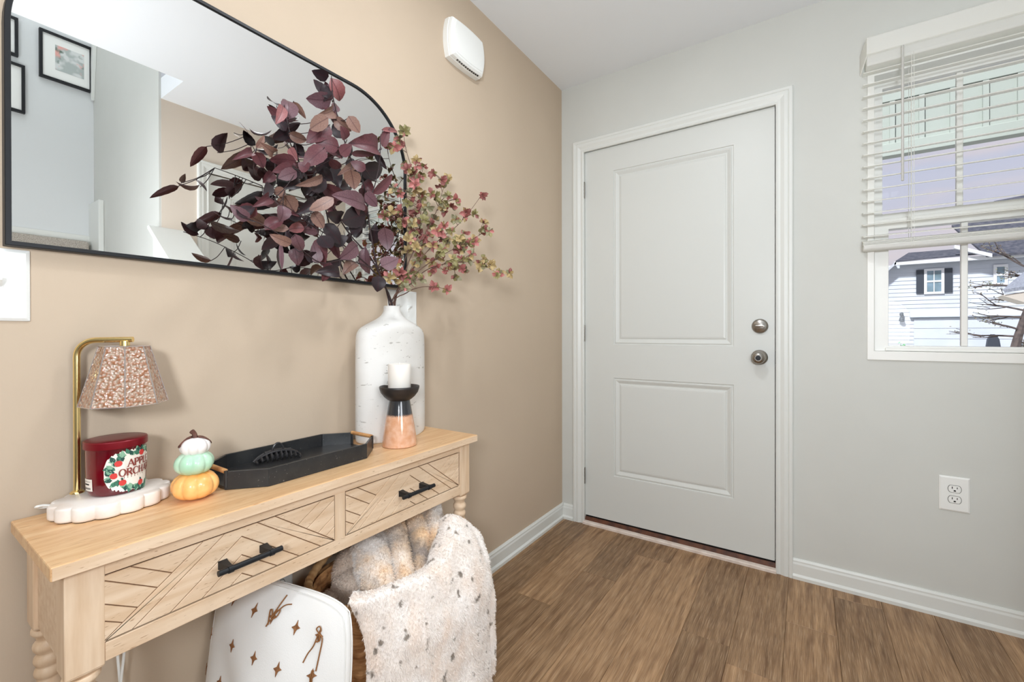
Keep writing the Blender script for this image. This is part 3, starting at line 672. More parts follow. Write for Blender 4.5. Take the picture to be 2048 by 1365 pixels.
for k in range(8):
    a0 = va + k * PI / 4; a1 = a0 + PI / 4
    def c_(a, r, z, o=0): return (sx_ + (r - o) * math.cos(a), sy_ + (r - o) * math.sin(a), z)
    # pillowed panel: hammered relief as a grid
    N, Q = 8, 12; V = []
    for o in (0, 0.0022):
        for i in range(Q + 1):
            for j in range(N + 1):
                u_ = j / N; v_ = i / Q; r = rb + (rt - rb) * v_; zz = z_b + (z_t - z_b) * v_
                A = Vector(c_(a0, r, zz, o)); B_ = Vector(c_(a1, r, zz, o)); P = A.lerp(B_, u_)
                if o == 0 and 0 < j < N and 0 < i < Q: P += Vector((math.cos((a0 + a1) / 2), math.sin((a0 + a1) / 2), 0)) * (0.0007 * (RNG.random() - 0.3))
                V.append(tuple(P))
    F = []; s_ = (N + 1) * (Q + 1)
    for i in range(Q):
        for j in range(N):
            a = i * (N + 1) + j; F.append((a, a + 1, a + N + 2, a + N + 1)); F.append((s_ + a, s_ + a + N + 1, s_ + a + N + 2, s_ + a + 1))
    for i in range(Q):
        a = i * (N + 1); F.append((a, a + N + 1, s_ + a + N + 1, s_ + a)); a += N; F.append((a, s_ + a, s_ + a + N + 1, a + N + 1))
    for j in range(N):
        F.append((j, s_ + j, s_ + j + 1, j + 1)); a = Q * (N + 1) + j; F.append((a, a + 1, s_ + a + 1, s_ + a))
    p = MB(); p.add(V, F); p.build('shade_panel', sg, tl)
mb = MB()
for k in range(8):
    a = va + k * PI / 4; mb.tube([c_(a, rb, z_b), c_(a, rt, z_t)], 0.0011, 6)
    mb.tube([c_(a, rt, z_t), c_(a + PI / 4, rt, z_t)], 0.0011, 6); mb.tube([c_(a, rb, z_b), c_(a + PI / 4, rb, z_b)], 0.0009, 6)
mb.build('shade_edges', mat('glass_seam', S(206, 196, 192), 0.15, metal=0.7), tl, smooth=True)
MB().loft([[c_(va + k * PI / 4, rt, z) for k in range(8)] for z in (z_t - 0.002, z_t)]).build('shade_top', sg, tl)
mb = MB(); mb.lathe([(0.012, 1.03), (0.014, 1.02), (0.014, 0.992), (0.010, 0.988)], (sx_, sy_, 0), 16); mb.build('socket', M['brass'], tl, smooth=True)
mb = MB(); mb.lathe([(0.010, 0.990), (0.017, 0.975), (0.021, 0.962), (0.021, 0.955), (0.012, 0.947)], (sx_, sy_, 0), 20); mb.build('bulb', mat('frosted_bulb', S(240, 232, 215), 0.3), tl, smooth=True)
mb = MB()
mb.tube(smooth_path([(0.024, -2.045, 0.742), (0.018, -2.060, 0.7465), (0.018, -2.0685, 0.7475), (0.0125, -2.0700, 0.745), (0.0075, -2.064, 0.741), (0.0065, -2.05, 0.739), (0.0065, -2.0, 0.737), (0.0065, -1.975, 0.72), (0.008, -1.965, 0.60), (0.018, -1.962, 0.45), (0.030, -1.955, 0.30), (0.040, -1.945, 0.14), (0.055, -1.93, 0.006)]), 0.0024, 8)
mb.tube(smooth_path([(0.0065, -1.968, 0.71), (0.009, -1.955, 0.60), (0.024, -1.95, 0.45), (0.034, -1.962, 0.30), (0.040, -1.938, 0.14), (0.060, -1.92, 0.006)]), 0.0024, 8)
mb.build('power_cord', M['white'], tl, smooth=True)

# ------------------------------------------------------------------ apple jar candle
jx, jy, jz = 0.0675, -1.973, TZ + 0.0262
jc = thing('jar_candle', 'dark red glass jar candle with an apple wreath label on the marble base', 'candle', (jx, jy, jz))
M['redglass'] = mat('dark_red_glass', S(112, 10, 24), 0.10, coat=0.6, spec=0.6, col2=S(84, 6, 18), scale=14)
mb = MB(); mb.lathe([(0.036, 0), (0.0395, 0.003), (0.0412, 0.010), (0.0428, 0.03), (0.0434, 0.055), (0.0436, 0.086)], (jx, jy, jz), 48); mb.build('jar', M['redglass'], jc, smooth=True)
mb = MB(); mb.lathe([(0.0440, 0.0862), (0.0462, 0.0866), (0.0465, 0.089), (0.0465, 0.0985), (0.0455, 0.1000), (0.0440, 0.1006), (0.02, 0.1008)], (jx, jy, jz), 48)
mb.build('lid', mat('satin_red_lid', S(122, 20, 32), 0.3, metal=0.3), jc, smooth=True, angle=30)
def jarw(a, z, off):  # angle (rad), height above the jar base -> point on the glass
    r = 0.0437 - 0.0022 * max(0, (0.05 - z)) / 0.05 + off
    return (jx + r * math.cos(a), jy + r * math.sin(a), jz + z)
ac = math.radians(36); HWID = math.radians(75)
def flat(mb, poly, off, mi=0):
    """small flat print wrapped on the jar: fan of (s, z) metres"""
    c0 = (sum(p[0] for p in poly) / len(poly), sum(p[1] for p in poly) / len(poly))
    vs = [jarw(ac + c0[0] / 0.0437, c0[1], off)] + [jarw(ac + p[0] / 0.0437, p[1], off) for p in poly]
    n = len(poly); mb.cur = mi; mb.add(vs, [(0, 1 + i, 1 + (i + 1) % n) for i in range(n)])
lab = MB()
zc = 0.0435; top, bot = [], []
NN = 60
for i in range(NN + 1):
    s = -0.056 + 0.112 * i / NN
    e = math.sqrt(max(0, 1 - (abs(s) / 0.0568) ** 5))
    top.append((s, zc + 0.0385 * e - 0.006 * (i % 3) / 2 * RNG.random())); bot.append((s, zc - 0.0385 * e + 0.006 * (i % 3) / 2 * RNG.random()))
vs = [jarw(ac + p[0] / 0.0437, p[1], 0.0004) for p in top] + [jarw(ac + p[0] / 0.0437, p[1], 0.0004) for p in bot]
lab.add(vs, [(i, i + 1, NN + 2 + i, NN + 1 + i) for i in range(NN)])
PRT = [mat('label_white', S(240, 232, 222), 0.5), mat('label_green', S(62, 118, 96), 0.5), mat('label_pale_green', S(134, 176, 148), 0.5), mat('label_apple', S(206, 62, 58), 0.5), mat('label_text', S(132, 56, 50), 0.5), mat('label_dark_leaf', S(34, 74, 66), 0.5)]
def lf(s, z, a, L, mi, off):
    ca, sa = math.cos(a), math.sin(a); P = []
    for u_, w_ in ((0, 0), (0.3, 0.28), (0.6, 0.26), (1, 0), (0.6, -0.26), (0.3, -0.28)): P.append((s + L * (u_ * ca - w_ * sa), z + L * (u_ * sa + w_ * ca)))
    flat(lab, P, off, mi)
for k in range(96):
    t = 2 * PI * k / 96 + RNG.random() * 0.1; rad = 0.74 + 0.20 * RNG.random()
    lf(0.054 * rad * math.cos(t) * 0.98, zc + 0.0345 * rad * math.sin(t) * 1.05, t + RNG.uniform(-1.3, 1.3), 0.011 + 0.003 * RNG.random(), (1, 2, 5)[k % 3], 0.0006 + 0.00003 * (k % 5))
for t in (2.55, 3.35, 3.95, 4.75, 5.5, 0.6, 1.5, 0.0):
    s, z = 0.043 * math.cos(t), zc + 0.0285 * math.sin(t); R_ = 0.0056
    flat(lab, [(s + R_ * math.cos(q * PI / 7), z + R_ * math.sin(q * PI / 7)) for q in range(14)], 0.0008, 3)
    lf(s, z + R_ * 0.8, 1.9, 0.006, 5, 0.00085)
# lettering: strokes in a unit box (x0,y0,x1,y1,width)
def strokes(c):
    T, t = 0.20, 0.10; A = lambda cx, cy, rx, ry, a0, a1, n=10: [(cx + rx * math.cos(math.radians(a0 + (a1 - a0) * i / n)), cy + ry * math.sin(math.radians(a0 + (a1 - a0) * i / n))) for i in range(n + 1)]
    bowl = lambda x, y0, y1: [((x, y0), (x + 0.25, y0), t), *[(p, q, T) for p, q in zip(A(x + 0.25, (y0 + y1) / 2, 0.24, (y1 - y0) / 2, -90, 90)[:-1], A(x + 0.25, (y0 + y1) / 2, 0.24, (y1 - y0) / 2, -90, 90)[1:])], ((x, y1), (x + 0.25, y1), t)]
    ser = lambda x, y: ((x - 0.12, y), (x + 0.12, y), 0.07)
    if c == 'A': return [((0.0, 0), (0.38, 1), t), ((0.38, 1), (0.78, 0), T), ((0.15, 0.36), (0.62, 0.36), 0.08), ser(0.0, 0.03), ser(0.78, 0.03)]
    if c == 'P': return [((0.12, 0), (0.12, 1), T), *bowl(0.12, 0.48, 0.97), ser(0.12, 0.03), ser(0.06, 0.97)]
    if c == 'L': return [((0.12, 0), (0.12, 1), T), ((0.12, 0.04), (0.6, 0.04), t), ((0.6, 0), (0.6, 0.2), 0.07), ser(0.12, 0.97)]
    if c == 'E': return [((0.12, 0), (0.12, 1), T), ((0.12, 0.04), (0.6, 0.04), t), ((0.12, 0.52), (0.5, 0.52), t), ((0.12, 0.96), (0.58, 0.96), t), ((0.6, 0), (0.6, 0.2), 0.07), ((0.58, 0.8), (0.58, 1), 0.07)]
    if c == 'O': a = A(0.42, 0.5, 0.38, 0.48, 0, 360, 20); return [(p, q, 0.10 + 0.10 * abs(((p[0] + q[0]) / 2 - 0.42) / 0.38)) for p, q in zip(a[:-1], a[1:])]
    if c == 'C': a = A(0.44, 0.5, 0.40, 0.48, 45, 315, 16); return [(p, q, 0.10 + 0.10 * max(0, (0.44 - (p[0] + q[0]) / 2) / 0.38)) for p, q in zip(a[:-1], a[1:])] + [((0.72, 0.68), (0.72, 0.92), 0.07)]
    if c == 'R': return [((0.12, 0), (0.12, 1), T), *bowl(0.12, 0.50, 0.97), ((0.32, 0.5), (0.72, 0.02), T), ser(0.12, 0.03), ser(0.06, 0.97)]
    if c == 'H': return [((0.12, 0), (0.12, 1), T), ((0.66, 0), (0.66, 1), T), ((0.12, 0.5), (0.66, 0.5), 0.09), ser(0.12, 0.03), ser(0.12, 0.97), ser(0.66, 0.03), ser(0.66, 0.97)]
    if c == 'D': return [((0.12, 0), (0.12, 1), T), ((0.12, 0.03), (0.35, 0.03), t), ((0.12, 0.97), (0.35, 0.97), t), *[(p, q, T) for p, q in zip(A(0.34, 0.5, 0.36, 0.47, -90, 90)[:-1], A(0.34, 0.5, 0.36, 0.47, -90, 90)[1:])]]
    return []
WID = {'A': 0.84, 'P': 0.70, 'L': 0.70, 'E': 0.72, 'O': 0.92, 'R': 0.82, 'C': 0.86, 'H': 0.86, 'D': 0.84}
flat(lab, [(-0.037, zc - 0.0105), (0.037, zc - 0.0105), (0.038, zc + 0.0055), (0.026, zc + 0.0065), (0.026, zc + 0.0235), (-0.026, zc + 0.0235), (-0.026, zc + 0.0065), (-0.038, zc + 0.0055)], 0.0010, 0)
def word(wd, z, h, total):
    w = sum(WID[c] for c in wd); k = total / w; s = -total / 2; lab.cur = 4
    for c in wd:
        for p, q, wt in strokes(c):
            dx, dy = q[0] - p[0], q[1] - p[1]; L = math.hypot(dx, dy) or 1; nx, ny = -dy / L * wt / 2, dx / L * wt / 2
            Q4 = [(p[0] + nx, p[1] + ny), (q[0] + nx, q[1] + ny), (q[0] - nx, q[1] - ny), (p[0] - nx, p[1] - ny)]
            lab.cur = 4; lab.add([jarw(ac + (s + a * k) / 0.0437, z + b_ * h, 0.0013) for a, b_ in Q4], [(0, 1, 2, 3)])
        s += WID[c] * k
word('APPLE', zc + 0.0070, 0.0135, 0.045); word('ORCHARD', zc - 0.0090, 0.0135, 0.070)
lab.build('label', PRT, jc)
stk = MB(); sa = math.radians(-79)
def sflat(a0, a1, z0, z1, off, mi): stk.cur = mi; stk.loft([[jarw(sa + a0 + (a1 - a0) * i / 6, z, off) for i in range(7)] for z in (z0, z1)], closed=False)
sflat(-0.30, 0.26, 0.012, 0.034, 0.0004, 0)
for i in range(9): sflat(-0.22 + i * 0.045, -0.22 + i * 0.045 + 0.02, 0.015, 0.0185, 0.0007, 1)
sflat(-0.22, 0.10, 0.023, 0.0255, 0.0007, 1); sflat(-0.22, 0.18, 0.029, 0.030, 0.0007, 2)
stk.build('price_sticker', [PRT[0], M['darkgap'], mat('grey_print', S(150, 146, 142), 0.6)], jc)

# ------------------------------------------------------------------ stacked pumpkins
ox, oy = 0.157, -1.8765
pp = thing('pumpkin_ornament', 'stack of three ceramic pumpkins, orange, mint and white, with a brown stem', 'ornament', (ox, oy, TZ))
def pumpkin(name, cx, cy, zc_, R, hh, m, n=8, ph=0.2, par=pp):
    mb = MB(); prof = []
    for i in range(15):
        a = -PI / 2 + PI * i / 14; prof.append((max(0.0008, R * math.cos(a) ** 0.72 if math.cos(a) > 1e-3 else 0.0008), zc_ + hh * math.sin(a)))
    def lobe(t, z): return 1 - 0.12 * (1 - abs(math.sin(n * (t + ph) / 2)) ** 0.6)
    mb.lathe(prof, (cx, cy, 0), 96, lobe=lobe); return mb.build(name, m, par, smooth=True, angle=80)
pumpkin('orange_pumpkin', ox, oy, TZ + 0.0262, 0.0402, 0.0262, mat('orange_glaze', S(242, 164, 84), 0.35, col2=S(250, 198, 126), scale=26, coat=0.3))
pumpkin('mint_pumpkin', ox - 0.001, oy - 0.001, TZ + 0.0695, 0.0335, 0.0225, mat('mint_glaze', S(172, 214, 184), 0.35, col2=S(202, 230, 206), scale=26, coat=0.3), ph=0.5)
pumpkin('white_pumpkin', ox, oy, TZ + 0.1015, 0.0258, 0.0175, mat('white_glaze', S(236, 232, 230), 0.4, col2=S(220, 214, 212), scale=40, lo=0.6, hi=0.75), ph=0.1)
M['stem'] = mat('brown_stem', S(116, 78, 66), 0.7, col2=S(76, 48, 42), scale=120, bump=0.5, bscale=150, bdist=0.001)
mb = MB(); mb.tube(smooth_path([(ox, oy, TZ + 0.116), (ox, oy - 0.001, TZ + 0.126), (ox + 0.001, oy - 0.006, TZ + 0.1325)], 4), [0.0058, 0.0052, 0.0046, 0.0043, 0.0042, 0.0042, 0.0044, 0.0048, 0.0048], 9); mb.build('stem', M['stem'], pp, smooth=True)
for s in (-1, 1):
    rows = []
    for i in range(6):
        t = i / 5; w = 0.0095 * math.sin(PI * (0.12 + 0.8 * t)); yy = oy + s * (0.003 + 0.024 * t); zz = TZ + 0.1215 - 0.016 * t * t
        if s < 0: w *= 0.75
        rows.append([(ox + 0.004 * s + w * q / 2, yy, zz + 0.0015 - 0.0018 * abs(q)) for q in (-2, -1, 0, 1, 2)])
    mb = MB(); mb.loft(rows, closed=False, cap=False); o = mb.build('leaf', M['stem'], pp, smooth=True); md = o.modifiers.new('thick', 'SOLIDIFY'); md.thickness = 0.0012

# ------------------------------------------------------------------ tray and hair clip
tr = thing('serving_tray', 'long black octagonal tray with rattan wrapped end handles', 'tray', (0.115, -1.638, TZ))
TXa, TXb, TYa, TYb = 0.018, 0.2165, -1.826, -1.452; CX, CY = 0.055, 0.062
octo = lambda o: [(TXa + CX + o * .41, TYa + o), (TXb - CX - o * .41, TYa + o), (TXb - o, TYa + CY + o * .41), (TXb - o, TYb - CY - o * .41), (TXb - CX - o * .41, TYb - o), (TXa + CX + o * .41, TYb - o), (TXa + o, TYb - CY - o * .41), (TXa + o, TYa + CY + o * .41)]
M['tray'] = mat('black_lacquer_tray', S(40, 41, 43), 0.32, col2=S(50, 50, 50), scale=30, bump=0.05, bscale=60, bdist=0.0004)
mixer(M['tray'], noise_fac(M['tray'], 260, 0.70, 0.74, detail=2), S(110, 108, 104))
MB().loft([[(x, y, z) for x, y in octo(0.0015)] for z in (TZ + 0.0003, TZ + 0.0062)]).build('tray_floor', M['tray'], tr, bevel=0.001)
O, I = octo(0.0), octo(0.0052)
for k in range(8):
    if k in (0, 4): continue          # the two short ends stay open under their handles
    a, b_ = O[k], O[(k + 1) % 8]; c0, d0 = I[(k + 1) % 8], I[k]
    MB().loft([[(p[0], p[1], z) for p in (a, b_, c0, d0)] for z in (TZ + 0.0005, TZ + 0.0385)]).build('side_wall', M['tray'], tr, bevel=0.0009)
M['rattan'] = mat('rattan_wrap', S(206, 158, 104), 0.55, col2=S(176, 122, 74), scale=40, stretch=(1, 1, 1))
for k in (0, 4):
    a, b_ = Vector((*O[k], TZ + 0.0385)), Vector((*O[(k + 1) % 8], TZ + 0.0385))
    off = Vector((0, 0.003 if k == 0 else -0.003, 0)); a += off; b_ += off; pts = []; rr = []
    for i in range(61):
        t = i / 60; pts.append(a.lerp(b_, t)); rr.append(0.0043 + 0.0009 * abs(math.sin(t * PI * 15)))
    MB().tube(pts, rr, 10).build('handle', M['rattan'], tr, smooth=True)
    for e_ in (a, b_):
        s = MB(); s.tube([e_ + Vector((0, 0, -0.0330)), e_ + Vector((0, 0, 0.002))], 0.0042, 8); s.build('handle_post', M['tray'], tr, smooth=True)
hc = thing('hair_clip', 'black plastic claw hair clip lying in the black tray', 'hair clip', (0.062, -1.662, TZ + 0.0065))
M['clip'] = mat('black_plastic_clip', S(44, 43, 45), 0.3)
mb = MB(); c0 = Vector((0.062, -1.662, 0)); ax = Vector((0.24, 0.97, 0)).normalized(); sd = Vector((ax.y, -ax.x, 0))
for sgn in (1, -1):
    spine = [c0 + ax * (0.053 * q) + sd * sgn * (0.004 + 0.003 * (1 - q * q)) + Vector((0, 0, TZ + 0.012 + 0.0205 * (1 - q * q) ** 0.8)) for q in [i / 8 - 1 for i in range(17)]]
    mb.tube(spine, 0.0027, 7)
    for i in range(10):
        q = -0.93 + 1.86 * i / 9; top_ = c0 + ax * (0.053 * q) + sd * sgn * 0.006 + Vector((0, 0, TZ + 0.011 + 0.0205 * (1 - q * q) ** 0.8))
        foot = c0 + ax * (0.051 * q) + sd * sgn * 0.011 + Vector((0, 0, TZ + 0.0085)); midp = (top_ + foot) / 2 + sd * sgn * 0.0085
        mb.tube(smooth_path([top_, midp, foot], 4), [0.0026, 0.0026, 0.0025, 0.0024, 0.0023, 0.0022, 0.002, 0.0018, 0.0014], 6)
mb.tube([c0 - ax * 0.030 + Vector((0, 0, TZ + 0.030)), c0 + ax * 0.030 + Vector((0, 0, TZ + 0.030))], 0.004, 8)
mb.build('jaws', M['clip'], hc, smooth=True)
mb = MB(); rings = []
for i in range(13):
    a = PI * i / 12; q = c0 + ax * (0.0125 * math.cos(a)) + Vector((0, 0, TZ + 0.030 + 0.020 * math.sin(a))); rings.append(q)
mb.tube(rings, 0.0025, 7); mb.build('finger_loop', M['clip'], hc, smooth=True)

# ------------------------------------------------------------------ candle holder and pillar candle
hx, hy = 0.181, -1.3725
M['holder'] = mat('ombre_ceramic_glaze', S(208, 152, 114), 0.12, col2=S(222, 178, 150), scale=50, coat=0.7)
n = M['holder'].node_tree.nodes; l = M['holder'].node_tree.links; tc = n.new('ShaderNodeTexCoord'); sp = n.new('ShaderNodeSeparateXYZ'); l.new(tc.outputs['Object'], sp.inputs[0])
nz = n.new('ShaderNodeTexNoise'); nz.inputs['Scale'].default_value = 60; ad = n.new('ShaderNodeMath'); ad.operation = 'MULTIPLY_ADD'; l.new(nz.outputs[0], ad.inputs[0]); ad.inputs[1].default_value = 0.014; l.new(sp.outputs['Z'], ad.inputs[2])
mr_ = n.new('ShaderNodeMapRange'); mr_.inputs['From Min'].default_value = 0.093; mr_.inputs['From Max'].default_value = 0.099; l.new(ad.outputs[0], mr_.inputs['Value']); mixer(M['holder'], mr_.outputs[0], S(44, 46, 50))
mr2 = n.new('ShaderNodeMapRange'); mr2.inputs['From Min'].default_value = 0.135; mr2.inputs['From Max'].default_value = 0.131; l.new(sp.outputs['Z'], mr2.inputs['Value'])
M['bowlblk'] = mat('matte_black_ceramic', S(36, 34, 34), 0.42, col2=S(52, 44, 40), scale=30, bump=0.15, bscale=70, bdist=0.0006)
chd = thing('candle_holder', 'black and terracotta glazed ceramic candle holder on the console, before the white vase', 'candle holder', (hx, hy, TZ))
mb = MB(); mb.lathe([(0.0465, 0.0004), (0.0488, 0.002), (0.0490, 0.005), (0.0472, 0.025), (0.0430, 0.055), (0.0385, 0.080), (0.0340, 0.104), (0.0315, 0.118), (0.0300, 0.128), (0.0298, 0.131)], (hx, hy, TZ), 48)
mb.build('stem', M['holder'], chd, smooth=True, origin=(hx, hy, TZ))
mb = MB(); mb.lathe([(0.0295, 0.1306), (0.0340, 0.1335), (0.0440, 0.142), (0.0525, 0.1535), (0.0562, 0.1645), (0.0568, 0.1700), (0.0555, 0.1715), (0.0510, 0.1700), (0.0470, 0.1640), (0.0400, 0.1570), (0.001, 0.1565)], (hx, hy, TZ), 48)
mb.build('bowl', M['bowlblk'], chd, smooth=True, angle=60)
pc = thing('pillar_candle', 'short white pillar candle standing in the black ceramic holder', 'candle', (hx, hy, TZ + 0.157))
mb = MB(); mb.lathe([(0.0312, 0.1572), (0.0322, 0.1585), (0.0322, 0.2330), (0.0316, 0.2348), (0.0295, 0.2354), (0.0280, 0.2345), (0.004, 0.2338)], (hx, hy, TZ), 40); mb.build('wax', mat('ivory_wax', S(240, 234, 226), 0.45, sss=0.1), pc, smooth=True, angle=40)
mb = MB(); mb.tube([(hx, hy, TZ + 0.2338), (hx + 0.001, hy, TZ + 0.240)], 0.0009, 6); mb.build('wick', M['white'], pc)

# ------------------------------------------------------------------ vase
vx, vy = 0.0755, -1.3085
va_ = thing('vase', 'tall flat white ceramic vase holding the branches on the console', 'vase', (vx, vy, TZ))
m = mat('white_distressed_ceramic', S(224, 222, 218), 0.55, col2=S(216, 213, 208), scale=8, bump=0.25, bscale=70, bdist=0.0008, bstretch=(1, 1, 2.2))
mixer(m, noise_fac(m, 26, 0.665, 0.70, (1, 1, 3.2), 3), S(176, 172, 166)); mixer(m, noise_fac(m, 90, 0.71, 0.74, (1, 1, 3.0), 2), S(150, 144, 138)); M['vase'] = m
VP = [(0.90, 0.0003), (0.955, 0.002), (0.985, 0.007), (1.0, 0.016), (1.0, 0.12), (0.998, 0.22), (0.99, 0.29), (0.985, 0.305), (0.975, 0.3165), (0.945, 0.3265), (0.89, 0.3355), (0.81, 0.3425), (0.69, 0.350), (0.56, 0.3575), (0.43, 0.365), (0.33, 0.3725), (0.26, 0.380), (0.225, 0.387), (0.205, 0.394), (0.197, 0.402), (0.197, 0.408), (0.190, 0.4095), (0.155, 0.4095), (0.150, 0.405), (0.155, 0.385), (0.30, 0.362), (0.60, 0.342), (0.80, 0.325), (0.88, 0.290), (0.90, 0.10), (0.88, 0.012)]
rings = []
for s, z in VP:
    a = 0.1285 * s; q = min(1, max(0, (s - 0.2) / 0.8)); bx = (0.1285 * s) * (1 - q) + 0.0625 * s * q if s > 0.2 else a
    rings.append([(vx + bx * math.cos(2 * PI * k / 64), vy + a * math.sin(2 * PI * k / 64), TZ + z) for k in range(64)])
mb = MB(); mb.loft(rings); mb.build('body', M['vase'], va_, smooth=True, angle=60)

# branch data, metres
LEAVES= [[0.128,-1.553,1.667,0.106,-1.609,1.651,0.047,1],[0.148,-1.565,1.711,0.128,-1.522,1.675,0.043,4],[0.108,-1.539,1.679,0.106,-1.557,1.721,0.025,1],[0.21,-1.725,1.557,0.236,-1.754,1.5,0.025,4],[0.192,-1.706,1.543,0.177,-1.695,1.598,0.04,1],[0.164,-1.677,1.6,0.154,-1.641,1.578,0.017,2],[0.061,-1.63,1.576,0.038,-1.659,1.548,0.033,3],[0.126,-1.54,1.651,0.161,-1.6,1.599,0.035,2],[0.199,-1.616,1.575,0.226,-1.682,1.514,0.036,2],[0.196,-1.604,1.565,0.18,-1.654,1.51,0.046,0],[0.137,-1.553,1.618,0.151,-1.512,1.593,0.034,2],[0.188,-1.545,1.61,0.218,-1.533,1.563,0.033,2],[0.206,-1.585,1.515,0.182,-1.639,1.52,0.041,0],[0.173,-1.428,1.575,0.19,-1.53,1.553,0.058,0],[0.161,-1.421,1.583,0.143,-1.379,1.654,0.032,0],[0.157,-1.411,1.638,0.133,-1.328,1.67,0.016,4],[0.212,-1.787,1.435,0.243,-1.838,1.398,0.019,0],[0.166,-1.764,1.452,0.157,-1.742,1.426,0.03,0],[0.209,-1.783,1.443,0.219,-1.771,1.471,0.014,2],[0.206,-1.741,1.444,0.235,-1.783,1.443,0.024,2],[0.161,-1.673,1.464,0.16,-1.735,1.448,0.031,0],[0.172,-1.684,1.445,0.172,-1.729,1.418,0.026,0],[0.119,-1.699,1.436,0.111,-1.719,1.408,0.026,0],[0.198,-1.69,1.425,0.171,-1.718,1.407,0.03,1],[0.106,-1.655,1.514,0.119,-1.644,1.482,0.023,4],[0.134,-1.671,1.533,0.141,-1.628,1.529,0.027,2],[0.097,-1.636,1.532,0.091,-1.61,1.509,0.028,3],[0.22,-1.634,1.494,0.203,-1.676,1.441,0.044,0],[0.15,-1.609,1.534,0.134,-1.512,1.527,0.033,0],[0.116,-1.556,1.517,0.105,-1.586,1.471,0.044,3],[0.083,-1.522,1.515,0.105,-1.515,1.457,0.041,3],[0.138,-1.467,1.525,0.148,-1.544,1.477,0.026,2],[0.209,-1.555,1.469,0.186,-1.527,1.433,0.045,2],[0.047,-1.398,1.545,0.033,-1.297,1.584,0.062,3],[0.132,-1.417,1.578,0.145,-1.388,1.533,0.021,3],[0.128,-1.499,1.548,0.122,-1.409,1.575,0.02,0],[0.121,-1.413,1.46,0.123,-1.338,1.539,0.032,0],[0.105,-1.436,1.494,0.124,-1.418,1.464,0.038,0],[0.208,-1.509,1.42,0.244,-1.497,1.383,0.034,1],[0.188,-1.488,1.399,0.225,-1.609,1.39,0.05,1],[0.102,-1.563,1.444,0.092,-1.482,1.431,0.044,0],[0.216,-1.612,1.378,0.24,-1.689,1.325,0.031,2],[0.149,-1.588,1.452,0.185,-1.678,1.397,0.024,2],[0.114,-1.627,1.443,0.142,-1.685,1.398,0.028,3],[0.135,-1.686,1.386,0.119,-1.649,1.353,0.049,2],[0.153,-1.692,1.39,0.133,-1.709,1.381,0.026,2],[0.146,-1.718,1.372,0.183,-1.769,1.332,0.026,0],[0.14,-1.75,1.339,0.11,-1.781,1.318,0.038,0],[0.105,-1.76,1.33,0.087,-1.698,1.315,0.034,2],[0.194,-1.718,1.342,0.189,-1.72,1.305,0.035,1],[0.135,-1.673,1.305,0.112,-1.724,1.307,0.022,2],[0.218,-1.713,1.253,0.217,-1.76,1.265,0.025,2],[0.125,-1.629,1.319,0.099,-1.657,1.313,0.028,4],[0.107,-1.633,1.345,0.088,-1.597,1.321,0.028,0],[0.181,-1.685,1.284,0.162,-1.656,1.251,0.03,1],[0.105,-1.642,1.269,0.109,-1.635,1.227,0.037,1],[0.13,-1.69,1.267,0.17,-1.708,1.198,0.011,1],[0.115,-1.582,1.306,0.122,-1.576,1.229,0.041,0],[0.133,-1.529,1.219,0.132,-1.596,1.214,0.035,3],[0.159,-1.477,1.381,0.162,-1.555,1.344,0.061,3],[0.129,-1.473,1.303,0.128,-1.528,1.254,0.047,1],[0.104,-1.461,1.26,0.104,-1.503,1.224,0.037,2],[0.13,-1.607,1.361,0.162,-1.597,1.316,0.033,2],[0.14,-1.583,1.336,0.145,-1.537,1.291,0.043,3],[0.104,-1.601,1.347,0.092,-1.573,1.306,0.029,0],[0.129,-1.382,1.368,0.114,-1.355,1.308,0.049,1],[0.068,-1.373,1.327,0.099,-1.391,1.381,0.034,3],[0.117,-1.445,1.299,0.091,-1.412,1.224,0.037,1],[0.211,-1.464,1.235,0.221,-1.414,1.261,0.045,1],[0.159,-1.428,1.218,0.157,-1.429,1.173,0.045,3],[0.148,-1.608,1.39,0.164,-1.662,1.343,0.033,3],[0.135,-1.579,1.448,0.157,-1.634,1.401,0.038,3],[0.159,-1.579,1.495,0.136,-1.53,1.491,0.028,0],[0.065,-1.45,1.487,0.096,-1.52,1.452,0.032,3],[0.148,-1.598,1.299,0.183,-1.59,1.264,0.042,3],[0.14,-1.551,1.387,0.156,-1.593,1.393,0.034,0],[0.136,-1.502,1.328,0.151,-1.477,1.356,0.035,3],[0.198,-1.579,1.5,0.205,-1.552,1.532,0.032,0],[0.119,-1.579,1.48,0.137,-1.559,1.453,0.039,3],[0.072,-1.597,1.416,0.107,-1.582,1.438,0.034,3],[0.215,-1.514,1.48,0.19,-1.541,1.496,0.029,0],[0.157,-1.54,1.357,0.194,-1.608,1.346,0.039,3],[0.18,-1.517,1.403,0.153,-1.467,1.373,0.034,0],[0.208,-1.665,1.435,0.187,-1.679,1.448,0.03,0],[0.216,-1.571,1.536,0.233,-1.598,1.553,0.028,0],[0.047,-1.398,1.359,0.029,-1.424,1.373,0.045,3],[0.116,-1.546,1.293,0.126,-1.507,1.318,0.035,3]]
